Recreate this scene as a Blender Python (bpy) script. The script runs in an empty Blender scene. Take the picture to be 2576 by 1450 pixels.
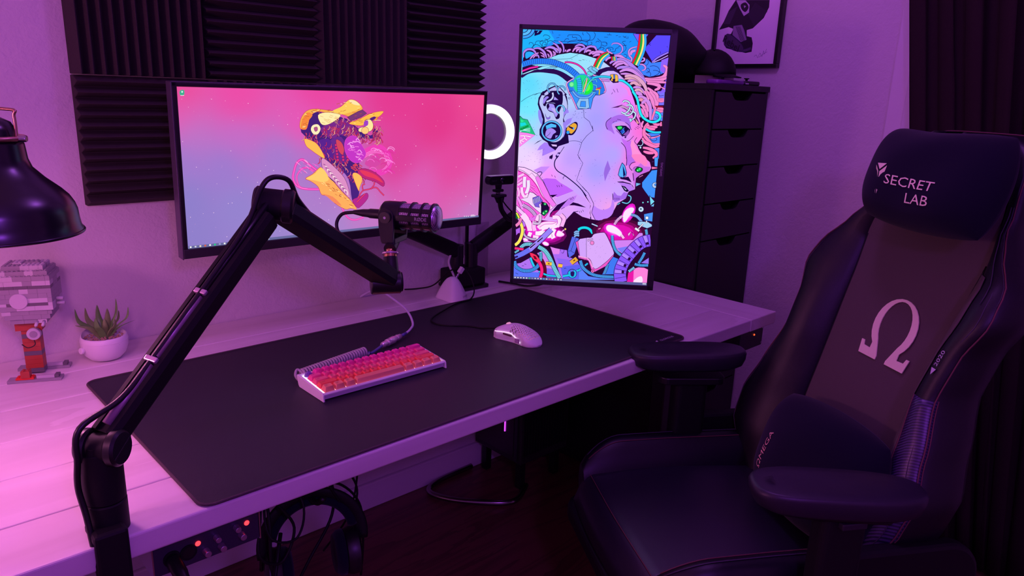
import bpy, bmesh, math, random
from mathutils import Vector, Matrix, geometry
sc = bpy.context.scene
COL = sc.collection
V = Vector
R = math.radians
# ------------------------------------------------------------------ camera
CAMP = V((0, -1.818, 1.3457))
yaw, pit, rol = .7543, .2597, .0345
fwd = V((math.sin(yaw)*math.cos(pit), math.cos(yaw)*math.cos(pit), -math.sin(pit)))
rt = V((math.cos(yaw), -math.sin(yaw), 0)); up = rt.cross(fwd)
rt2 = rt*math.cos(rol)+up*math.sin(rol); up2 = up*math.cos(rol)-rt*math.sin(rol)
cd = bpy.data.cameras.new('camera'); cam = bpy.data.objects.new('camera', cd); COL.objects.link(cam)
cam.matrix_world = Matrix(((rt2.x, up2.x, -fwd.x, CAMP.x), (rt2.y, up2.y, -fwd.y, CAMP.y), (rt2.z, up2.z, -fwd.z, CAMP.z), (0, 0, 0, 1)))
cd.sensor_width = 36; cd.lens = 36*1829.3/2576; cd.clip_start = .05
sc.camera = cam
# ------------------------------------------------------------------ world, lights, exposure
w = bpy.data.worlds.new('world'); sc.world = w; w.use_nodes = True
w.node_tree.nodes['Background'].inputs[0].default_value = (.25, .1, .4, 1)
w.node_tree.nodes['Background'].inputs[1].default_value = .0
vs = sc.view_settings
vs.view_transform = 'Standard'; vs.look = 'None'; vs.exposure = 0; vs.gamma = 1; vs.use_curve_mapping = False
def light(name, kind, loc, col, energy, size=.1, aim=None, sy=None):
    l = bpy.data.lights.new(name, kind); l.color = col; l.energy = energy
    if kind == 'AREA':
        l.shape = 'RECTANGLE' if sy else 'DISK'; l.size = size
        if sy: l.size_y = sy
    else: l.shadow_soft_size = size
    o = bpy.data.objects.new(name, l); COL.objects.link(o); o.location = loc
    if aim: o.rotation_euler = (V(aim)-V(loc)).to_track_quat('-Z', 'Y').to_euler()
    return o
light('room_light', 'POINT', (.02, -2.30, 1.70), (.38, .07, 1.0), 23, .07)
light('ceiling_light', 'POINT', (1.25, -1.0, 2.34), (.50, .12, 1.0), 12, .10)
light('side_light', 'POINT', (-.62, -.66, 1.30), (1.0, .26, .66), 15, .08)
# ------------------------------------------------------------------ materials
def s2l(h):
    o = []
    for i in (0, 2, 4):
        c = int(h[i:i+2], 16)/255; o.append(c/12.92 if c <= .04045 else ((c+.055)/1.055)**2.4)
    return tuple(o)
MATS = {}
def mat(name, col, rough=.5, metal=0, emit=None, es=0, bump=None, bs=.1, spec=.5, coat=0, noise=None, trans=0, alpha=1, sheen=0):
    if name in MATS: return MATS[name]
    m = bpy.data.materials.new(name); m.use_nodes = True; nt = m.node_tree; b = nt.nodes['Principled BSDF']
    b.inputs['Base Color'].default_value = (*col, 1); b.inputs['Roughness'].default_value = rough; b.inputs['Metallic'].default_value = metal
    b.inputs['Specular IOR Level'].default_value = spec; b.inputs['Coat Weight'].default_value = coat
    b.inputs['Transmission Weight'].default_value = trans; b.inputs['Alpha'].default_value = alpha; b.inputs['Sheen Weight'].default_value = sheen
    if emit: b.inputs['Emission Color'].default_value = (*emit, 1); b.inputs['Emission Strength'].default_value = es
    tc = nt.nodes.new('ShaderNodeTexCoord')
    if noise:
        sc_, amt = noise[:2]; n = nt.nodes.new('ShaderNodeTexNoise'); n.inputs['Scale'].default_value = sc_; n.inputs['Detail'].default_value = 6
        mp = nt.nodes.new('ShaderNodeMapping'); mp.inputs['Scale'].default_value = noise[2] if len(noise) > 2 else (1, 1, 1)
        nt.links.new(tc.outputs['Object'], mp.inputs[0]); nt.links.new(mp.outputs[0], n.inputs['Vector'])
        mx = nt.nodes.new('ShaderNodeMix'); mx.data_type = 'RGBA'
        mx.inputs[6].default_value = (*[c*(1-amt) for c in col], 1); mx.inputs[7].default_value = (*[min(1, c*(1+amt)) for c in col], 1)
        nt.links.new(n.outputs['Fac'], mx.inputs[0]); nt.links.new(mx.outputs[2], b.inputs['Base Color'])
    if bump:
        n = nt.nodes.new('ShaderNodeTexNoise'); n.inputs['Scale'].default_value = bump; n.inputs['Detail'].default_value = 4
        nt.links.new(tc.outputs['Object'], n.inputs['Vector'])
        bp = nt.nodes.new('ShaderNodeBump'); bp.inputs['Strength'].default_value = bs; bp.inputs['Distance'].default_value = .01
        nt.links.new(n.outputs['Fac'], bp.inputs['Height']); nt.links.new(bp.outputs[0], b.inputs['Normal'])
    MATS[name] = m; return m
def wood(name, base, dark, bandscale=6, rough=.45, stretch=(1.2, 22, 22)):
    m = bpy.data.materials.new(name); m.use_nodes = True; nt = m.node_tree; b = nt.nodes['Principled BSDF']; L = nt.links.new
    tc = nt.nodes.new('ShaderNodeTexCoord'); oi = nt.nodes.new('ShaderNodeObjectInfo'); mp = nt.nodes.new('ShaderNodeMapping'); mp.inputs['Scale'].default_value = stretch
    ad = nt.nodes.new('ShaderNodeVectorMath'); ad.operation = 'ADD'; mu = nt.nodes.new('ShaderNodeVectorMath'); mu.operation = 'SCALE'; mu.inputs['Scale'].default_value = 37
    cx = nt.nodes.new('ShaderNodeCombineXYZ')
    for i in range(3): L(oi.outputs['Random'], cx.inputs[i])
    L(cx.outputs[0], mu.inputs[0]); L(tc.outputs['Object'], ad.inputs[0]); L(mu.outputs[0], ad.inputs[1]); L(ad.outputs[0], mp.inputs[0])
    n = nt.nodes.new('ShaderNodeTexNoise'); n.inputs['Scale'].default_value = 1.3; n.inputs['Detail'].default_value = 5; n.inputs['Distortion'].default_value = .7
    L(mp.outputs[0], n.inputs['Vector'])
    m1 = nt.nodes.new('ShaderNodeMath'); m1.operation = 'MULTIPLY'; m1.inputs[1].default_value = bandscale; L(n.outputs['Fac'], m1.inputs[0])
    m2 = nt.nodes.new('ShaderNodeMath'); m2.operation = 'FRACT'; L(m1.outputs[0], m2.inputs[0])
    cr = nt.nodes.new('ShaderNodeValToRGB'); cr.color_ramp.elements[0].color = (*dark, 1); cr.color_ramp.elements[1].color = (*base, 1); cr.color_ramp.elements[1].position = .55
    L(m2.outputs[0], cr.inputs[0]); L(cr.outputs[0], b.inputs['Base Color']); b.inputs['Roughness'].default_value = rough
    bp = nt.nodes.new('ShaderNodeBump'); bp.inputs['Strength'].default_value = .08; bp.inputs['Distance'].default_value = .003; L(m2.outputs[0], bp.inputs['Height']); L(bp.outputs[0], b.inputs['Normal'])
    MATS[name] = m; return m
def wallmat(name, col):
    m = mat(name, col, .85, spec=.2); nt = m.node_tree; b = nt.nodes['Principled BSDF']; L = nt.links.new
    tc = nt.nodes.new('ShaderNodeTexCoord')
    n = nt.nodes.new('ShaderNodeTexNoise'); n.inputs['Scale'].default_value = 55; n.inputs['Detail'].default_value = 6; n.inputs['Roughness'].default_value = .55; n.inputs['Distortion'].default_value = .6
    v = nt.nodes.new('ShaderNodeTexNoise'); v.inputs['Scale'].default_value = 190; v.inputs['Detail'].default_value = 2
    L(tc.outputs['Object'], n.inputs['Vector']); L(tc.outputs['Object'], v.inputs['Vector'])
    a = nt.nodes.new('ShaderNodeMath'); a.operation = 'MULTIPLY_ADD'; a.inputs[1].default_value = .35; L(v.outputs['Fac'], a.inputs[0]); L(n.outputs['Fac'], a.inputs[2])
    bp = nt.nodes.new('ShaderNodeBump'); bp.inputs['Strength'].default_value = .35; bp.inputs['Distance'].default_value = .006; L(a.outputs[0], bp.inputs['Height']); L(bp.outputs[0], b.inputs['Normal'])
    return m
WALL = wallmat('wall_paint', (.74, .70, .70)); TRIM = mat('trim_paint', (.80, .77, .78), .4)
PINE = wood('whitewashed_pine', (.80, .74, .73), (.72, .655, .64), 2.6, .42, (1.0, 9, 9))
PINE2 = wood('whitewashed_pine_end', (.78, .72, .71), (.70, .63, .62), 3, .45, (9, 1.0, 9))
FLOORM = wood('laminate', (.19, .07, .05), (.11, .04, .03), 6, .4, (1.0, 9, 9))
FOAM = mat('foam', (.060, .048, .050), .95, spec=.15, bump=900, bs=.5, sheen=.0)
BLK = mat('black_plastic', (.006, .006, .008), .38)
BLKM = mat('matt_black', (.005, .005, .006), .6, spec=.3)
BLKMET = mat('black_metal', (.008, .007, .010), .32, spec=.6)
DGREY = mat('dark_grey_plastic', (.022, .020, .028), .42)
MATF = mat('desk_mat_cloth', (.011, .010, .018), .50, spec=.55, bump=1500, bs=.2)
MATE = mat('mat_stitch', (.075, .05, .055), .7, bump=900, bs=.4)
WHITE = mat('white_plastic', (.82, .80, .82), .35)
WHITEB = mat('white_box_card', (.55, .48, .52), .6)
CHROME = mat('steel', (.6, .58, .6), .22, 1); BRASS = mat('brass', (.85, .45, .2), .25, 1); COPPER = mat('aged_copper', (.62, .36, .26), .38, 1)
MESHM = mat('mic_mesh', (.30, .27, .32), .35, .8)
NAVY = mat('navy_leather', (.0045, .0035, .009), .42, spec=.45, bump=600, bs=.06)
SEATL = mat('seat_leather', (.006, .005, .016), .40, spec=1, bump=600, bs=.05)
NAVYV = mat('navy_velour', (.006, .005, .017), .95, spec=.1, sheen=.1)
GREYF = mat('charcoal_fabric', (.12, .098, .085), .9, spec=.15, bump=1400, bs=.3)
STITCH = mat('red_brown_thread', (.14, .045, .05), .7)
STITCHB = mat('dark_thread', (.05, .035, .07), .7)
GOLD = mat('rose_gold_thread', (1.0, .95, .62), .5)
CORAL = mat('coral_thread', (1.0, .60, .45), .5)
SILV = mat('silver_print', (.62, .58, .66), .5)
CURT = mat('curtain_cloth', (.030, .020, .020), .95, spec=.1, bump=700, bs=.3)
CABM = mat('black_laminate', (.005, .004, .006), .5)
REDL = mat('red_led', (.8, .02, .02), .4, emit=(1, .03, .04), es=3.0); ORL = mat('orange_led', (.8, .1, .02), .4, emit=(1, .12, .03), es=1.2)
VIOL = mat('violet_led', (.5, .1, .9), .4, emit=(.62, .06, .95), es=1.5)
RINGM = mat('ring_diffuser', (.9, .9, .9), .4, emit=(1, .97, .95), es=1.5)
GREYC = mat('grey_coil', (.42, .38, .42), .45); LILAC = mat('white_cable', (.62, .58, .74), .5); HSHR = mat('blue_heatshrink', (.10, .09, .32), .4); CONN = mat('connector_metal', (.80, .62, .74), .28, .7)
# ------------------------------------------------------------------ mesh building
WM = {}
def tag(o, label=None, cat=None, group=None, kind=None):
    if label: o['label'] = label
    if cat: o['category'] = cat
    if group: o['group'] = group
    if kind: o['kind'] = kind
    return o
def thing(name, label, cat, loc=(0, 0, 0), rz=0, group=None):
    o = bpy.data.objects.new(name, None); COL.objects.link(o); o.location = loc; o.rotation_euler = (0, 0, rz); o.empty_display_size = .05
    WM[o] = Matrix.Translation(V(loc)) @ Matrix.Rotation(rz, 4, 'Z'); return tag(o, label, cat, group)
def crom(p, n=6, closed=False):
    p = [V(q) for q in p]; N = len(p); o = []
    for i in range(N if closed else N-1):
        if closed: a, b, c, d = p[i-1], p[i], p[(i+1) % N], p[(i+2) % N]
        else: a, b, c, d = p[max(i-1, 0)], p[i], p[i+1], p[min(i+2, N-1)]
        for k in range(n):
            t = k/n; o.append(.5*((2*b)+(c-a)*t+(2*a-5*b+4*c-d)*t*t+(3*b-a-3*c+d)*t**3))
    if not closed: o.append(p[-1])
    return o
class MB:
    def __init__(s): s.v = []; s.f = []; s.c = []
    def add(s, vs, fs):
        k = len(s.v); s.v += [V(q) for q in vs]; s.f += [tuple(i+k for i in f) for f in fs]; return s
    def box(s, lo, hi, M=None):
        x0, y0, z0 = lo; x1, y1, z1 = hi
        vs = [V(q) for q in ((x0, y0, z0), (x1, y0, z0), (x1, y1, z0), (x0, y1, z0), (x0, y0, z1), (x1, y0, z1), (x1, y1, z1), (x0, y1, z1))]
        if M: vs = [M @ q for q in vs]
        return s.add(vs, [(0, 3, 2, 1), (4, 5, 6, 7), (0, 1, 5, 4), (1, 2, 6, 5), (2, 3, 7, 6), (3, 0, 4, 7)])
    def loft(s, rings, cap=True, closed=True, loop=False):
        n = len(rings[0]); k = len(s.v)
        for r in rings: s.v += [V(q) for q in r]
        m = len(rings)
        for i in range(m if loop else m-1):
            a = k+i*n; b = k+((i+1) % m)*n
            for j in range(n if closed else n-1):
                j2 = (j+1) % n; s.f.append((a+j, a+j2, b+j2, b+j))
        if cap and not loop: s.f.append(tuple(k+j for j in reversed(range(n)))); s.f.append(tuple(k+(m-1)*n+j for j in range(n)))
        return s
    def cyl(s, p0, p1, r0, r1=None, n=24, cap=True, bev=0):
        r1 = r0 if r1 is None else r1; p0 = V(p0); p1 = V(p1); d = (p1-p0).normalized(); u = d.orthogonal().normalized(); w_ = d.cross(u)
        def ring(p, r): return [p+u*(r*math.cos(a))+w_*(r*math.sin(a)) for a in (2*math.pi*i/n for i in range(n))]
        rs = [ring(p0, r0), ring(p1, r1)] if not bev else [ring(p0, r0-bev), ring(p0+d*bev, r0), ring(p1-d*bev, r1), ring(p1, r1-bev)]
        return s.loft(rs, cap)
    def rev(s, prof, c, d=(0, 0, 1), n=32, cap=True):
        c = V(c); d = V(d).normalized(); u = d.orthogonal().normalized(); w_ = d.cross(u)
        return s.loft([[c+d*h+u*(max(r, 1e-5)*math.cos(a))+w_*(max(r, 1e-5)*math.sin(a)) for a in (2*math.pi*i/n for i in range(n))] for r, h in prof], cap)
    def tube(s, pts, r, n=8, closed=False, rf=None, flat=1, upv=None):
        pts = [V(p) for p in pts]; N = len(pts); rings = []; u = None
        for i, p in enumerate(pts):
            a = pts[i-1] if (i or closed) else p; b = pts[(i+1) % N] if (i < N-1 or closed) else p
            t = (b-a).normalized() if (b-a).length > 1e-9 else V((0, 0, 1))
            if upv is not None: u = (V(upv)-t*V(upv).dot(t)).normalized()
            elif u is None: u = t.orthogonal().normalized()
            else: u = (u-t*u.dot(t)).normalized()
            w_ = t.cross(u); rr = rf(i/(N-1)) if rf else r
            rings.append([p+u*(rr*flat*math.cos(q))+w_*(rr*math.sin(q)) for q in (2*math.pi*k/n for k in range(n))])
        return s.loft(rings, not closed, True, closed)
    def prism(s, poly, h0, h1, M=None):
        n = len(poly); M = M or Matrix.Identity(4)
        vs = [M @ V((x, y, h0)) for x, y in poly]+[M @ V((x, y, h1)) for x, y in poly]
        return s.add(vs, [tuple(reversed(range(n))), tuple(range(n, 2*n))]+[(i, (i+1) % n, n+(i+1) % n, n+i) for i in range(n)])
    def sphere(s, c, r, n=16, m=10, sc_=(1, 1, 1)):
        rings = []
        for j in range(m+1):
            t = math.pi*j/m; rr = max(math.sin(t), 1e-4)
            rings.append([V(c)+V((r*sc_[0]*rr*math.cos(a), r*sc_[1]*rr*math.sin(a), -r*sc_[2]*math.cos(t))) for a in (2*math.pi*i/n for i in range(n))])
        return s.loft(rings, True)
    def grid(s, fn, nu, nv):
        k = len(s.v)
        for i in range(nu+1):
            for j in range(nv+1): s.v.append(V(fn(i/nu, j/nv)))
        for i in range(nu):
            for j in range(nv):
                a = k+i*(nv+1)+j; s.f.append((a, a+nv+1, a+nv+2, a+1))
        return s
    def build(s, name, m, parent=None, smooth=False, local=False, bevel=0, seg=2, sub=0, solid=0, auto=None, fixn=True):
        vs = s.v; W = WM.get(parent)
        if W is not None and not local:
            I = W.inverted(); vs = [I @ q for q in vs]
        me = bpy.data.meshes.new(name); me.from_pydata([tuple(q) for q in vs], [], s.f); me.materials.append(m)
        if fixn:
            bm = bmesh.new(); bm.from_mesh(me); bmesh.ops.recalc_face_normals(bm, faces=bm.faces); bm.to_mesh(me); bm.free()
        o = bpy.data.objects.new(name, me); COL.objects.link(o)
        if parent is not None: o.parent = parent; WM[o] = W if W is not None else Matrix.Identity(4)
        else: WM[o] = Matrix.Identity(4)
        if smooth or auto:
            me.polygons.foreach_set('use_smooth', [True]*len(me.polygons))
            if not smooth or auto:
                bm = bmesh.new(); bm.from_mesh(me); lim = R(auto or 35)
                for e in bm.edges:
                    if len(e.link_faces) == 2 and e.calc_face_angle(0) > lim: e.smooth = False
                bm.to_mesh(me); bm.free()
        if solid: md = o.modifiers.new('s', 'SOLIDIFY'); md.thickness = solid; md.offset = -1
        if bevel: md = o.modifiers.new('b', 'BEVEL'); md.width = bevel; md.segments = seg; md.limit_method = 'ANGLE'; md.angle_limit = R(40); md.harden_normals = False
        if sub: md = o.modifiers.new('u', 'SUBSURF'); md.levels = sub; md.render_levels = sub
        return o
def copyo(o, parent=None):
    c = o.copy(); COL.objects.link(c); c.parent = parent; WM[c] = WM.get(parent); return c
def rrect(w_, h, r, n=5, cx=0, cy=0):
    o = []
    for sx, sy, a0 in ((1, 1, 0), (-1, 1, 90), (-1, -1, 180), (1, -1, 270)):
        for k in range(n+1):
            a = R(a0+90*k/n); o.append((cx+sx*(w_/2-r)+r*math.cos(a), cy+sy*(h/2-r)+r*math.sin(a)))
    return o
def basis(o, x, y, z):
    x, y, z = V(x), V(y), V(z); return Matrix(((x.x, y.x, z.x, o[0]), (x.y, y.y, z.y, o[1]), (x.z, y.z, z.z, o[2]), (0, 0, 0, 1)))
TXT = {}
def textgeo(s):
    if s in TXT: return TXT[s]
    c = bpy.data.curves.new('t', 'FONT'); c.body = s; c.resolution_u = 2; c.align_x = 'CENTER'; c.align_y = 'CENTER'
    o = bpy.data.objects.new('t', c); COL.objects.link(o); dg = bpy.context.evaluated_depsgraph_get(); me = bpy.data.meshes.new_from_object(o.evaluated_get(dg))
    r = ([tuple(v.co) for v in me.vertices], [tuple(p.vertices) for p in me.polygons]); bpy.data.objects.remove(o); bpy.data.curves.remove(c); bpy.data.meshes.remove(me)
    TXT[s] = r; return r
def text(s, size, fn, m, parent, name='lettering', local=False, sx=1):
    vs, fs = textgeo(s); b = MB(); b.add([fn(x*size*sx, y*size) for x, y, z in vs], fs); return b.build(name, m, parent, local=local, fixn=False)
def onp(o, ux, uy, off=0):
    o, ux, uy = V(o), V(ux), V(uy); n = ux.cross(uy).normalized()*off
    return lambda x, y: o+ux*x+uy*y+n
# ------------------------------------------------------------------ flat pictures (screens, print): coloured polygons and strokes
def picture(name, data, o, ux, uy, n, w_, h, parent, ctrl=None, bg=None, es=1.0, emissive=True, seg=26, step=2.2e-6, soft=(3e-5, 1.6)):
    o, ux, uy, n = V(o), V(ux), V(uy), V(n)
    vs, fs, cs = [], [], []
    def pt(x, y, d): vs.append(o+ux*x+uy*y+n*d)
    if ctrl:
        P_ = [(x, y, s2l(c)) for x, y, c in ctrl]
        nx = seg; ny = int(seg*h/w_*1.0)+1
        def colat(x, y):
            sw = 0; a = [0, 0, 0]
            for px, py, c in P_:
                q = 1/(((x-px)**2+(y-py)**2)+soft[0])**soft[1]; sw += q
                for i in range(3): a[i] += c[i]*q
            return tuple(q/sw for q in a)
        for j in range(ny+1):
            for i in range(nx+1): pt(i/nx*w_, j/ny*h, 0)
        for j in range(ny):
            for i in range(nx):
                a = j*(nx+1)+i; fs.append((a, a+1, a+nx+2, a+nx+1)); cs.append([colat(i/nx*w_, j/ny*h), colat((i+1)/nx*w_, j/ny*h), colat((i+1)/nx*w_, (j+1)/ny*h), colat(i/nx*w_, (j+1)/ny*h)])
    elif bg:
        for x, y in ((0, 0), (w_, 0), (w_, h), (0, h)): pt(x, y, 0)
        fs.append((0, 1, 2, 3)); cs.append([bg]*4)
    d = 2e-5
    for k, c, wd, p in data:
        c = s2l(c); d += step
        if k == 'p':
            if len(p) < 3: continue
            tr = geometry.tessellate_polygon([[V((x, y, 0)) for x, y in p]]); b = len(vs)
            for x, y in p: pt(x, y, d)
            for t in tr:
                t = [b+i for i in t]; a0, a1, a2 = vs[t[0]], vs[t[1]], vs[t[2]]
                if (a1-a0).cross(a2-a0).dot(n) < 0: t = [t[0], t[2], t[1]]
                fs.append(tuple(t)); cs.append([c]*3)
        else:
            N = len(p); b = len(vs); L_ = []
            for i in range(N):
                a0 = p[max(i-1, 0)]; a1 = p[min(i+1, N-1)]; dx, dy = a1[0]-a0[0], a1[1]-a0[1]; l = math.hypot(dx, dy) or 1e-9; nx_, ny_ = -dy/l, dx/l
                ww = wd/2
                if k == 't': t = i/(N-1) if N > 1 else 0; ww *= max(.12, math.sin(math.pi*(t*.8+.12))**.8)
                pt(min(max(p[i][0]+nx_*ww, 0), w_), min(max(p[i][1]+ny_*ww, 0), h), d); pt(min(max(p[i][0]-nx_*ww, 0), w_), min(max(p[i][1]-ny_*ww, 0), h), d)
            for i in range(N-1):
                fs.append((b+2*i+1, b+2*i+3, b+2*i+2, b+2*i)); cs.append([c]*4)
    me = bpy.data.meshes.new(name); W = WM[parent].inverted(); me.from_pydata([tuple(W @ q) for q in vs], [], fs)
    at = me.color_attributes.new('Col', 'FLOAT_COLOR', 'CORNER'); fl = []
    for c4 in cs:
        for c in c4: fl += [*c, 1]
    at.data.foreach_set('color', fl)
    m = bpy.data.materials.new(name+'_print'); m.use_nodes = True; nt = m.node_tree; vc = nt.nodes.new('ShaderNodeVertexColor'); vc.layer_name = 'Col'
    if emissive:
        e = nt.nodes.new('ShaderNodeEmission'); e.inputs[1].default_value = es; nt.links.new(vc.outputs[0], e.inputs[0]); nt.links.new(e.outputs[0], nt.nodes['Material Output'].inputs[0])
    else: nt.links.new(vc.outputs[0], nt.nodes['Principled BSDF'].inputs['Base Color']); nt.nodes['Principled BSDF'].inputs['Roughness'].default_value = .5
    me.materials.append(m); ob = bpy.data.objects.new(name, me); COL.objects.link(ob); ob.parent = parent; WM[ob] = WM[parent]; return ob
# ================================================================== drawings on the screens and in the frame
# drawn in drawing units per sheet (origin x, origin y, units), then rectified to metres on the flat picture
import numpy as np
FR={'A':(1300,70,8.53),'B':(1490,70,8.53),'C':(1300,230,8.53),'D':(1490,230,8.53),'E':(1285,390,9.063),'F':(1465,390,8.53),'G':(1285,540,8.058),'H':(1455,550,8.055),'1':(1280,50,4.143),'2':(1280,390,4.143),'u':(700,230,4.394),'p':(0,0,1),'r':(1560,0,3.296)}
def T(f,pts):
    ox,oy,s=FR[f]; return [(ox+x/s,oy+y/s) for x,y in pts]
def cr(p,closed,n=4):
    p=[np.array(q,float) for q in p];N=len(p);o=[]
    rng=range(N) if closed else range(N-1)
    for i in rng:
        if closed:a,b,c,d=p[i-1],p[i],p[(i+1)%N],p[(i+2)%N]
        else:a,b,c,d=p[max(i-1,0)],p[i],p[i+1],p[min(i+2,N-1)]
        for k in range(n):
            t=k/n
            o.append(.5*((2*b)+(-a+c)*t+(2*a-5*b+4*c-d)*t*t+(-a+3*b-3*c+d)*t**3))
    if not closed:o.append(p[-1])
    return o
OUT=[]
DK='200a50'
def P(f,col,pts,sm=1,ol=0,oc=DK):
    q=T(f,pts)
    if sm:q=cr(q,True,3)
    OUT.append(('p',col,0,q))
    if ol:OUT.append(('s',oc,ol,list(q)+[q[0]]))
def S(f,col,w,pts,sm=1,ol=0,oc=DK,taper=0):
    q=T(f,pts)
    if sm and len(q)>2:q=cr(q,False,4)
    k='t' if taper else 's'
    if ol:OUT.append((k,oc,w+2*ol,q))
    OUT.append((k,col,w,q))
def ribs(f,col,w,pts,step,rc=DK,rw=.8,ol=1.0):
    S(f,col,w,pts,1,ol,rc)
    q=cr(T(f,pts),False,10);q=[np.array(a) for a in q]
    L=0;nx=step
    for i in range(1,len(q)):
        d=np.linalg.norm(q[i]-q[i-1]);
        while d>0 and L+d>=nx:
            t=(nx-L)/d;p=q[i-1]+(q[i]-q[i-1])*t;dr=(q[i]-q[i-1])/d;n=np.array([-dr[1],dr[0]])
            OUT.append(('s',rc,rw,[p-n*w/2,p+n*w/2]));nx+=step
        L+=d
def glow(f,x,y,rx,ry,ang,cols):
    n=len(cols)
    for i,c in enumerate(cols):
        k=1-i/n*0.62 if n>1 else 1
        pts=[]
        for a in range(14):
            th=a/14*2*math.pi;px=rx*k*math.cos(th);py=ry*k*math.sin(th)
            pts.append((x+px*math.cos(ang)-py*math.sin(ang),y+px*math.sin(ang)+py*math.cos(ang)))
        OUT.append(('p',c,0,T(f,pts)))
def circ(f,x,y,r,n=16): return [(x+r*math.cos(a/n*2*math.pi),y+r*math.sin(a/n*2*math.pi)) for a in range(n)]
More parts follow.
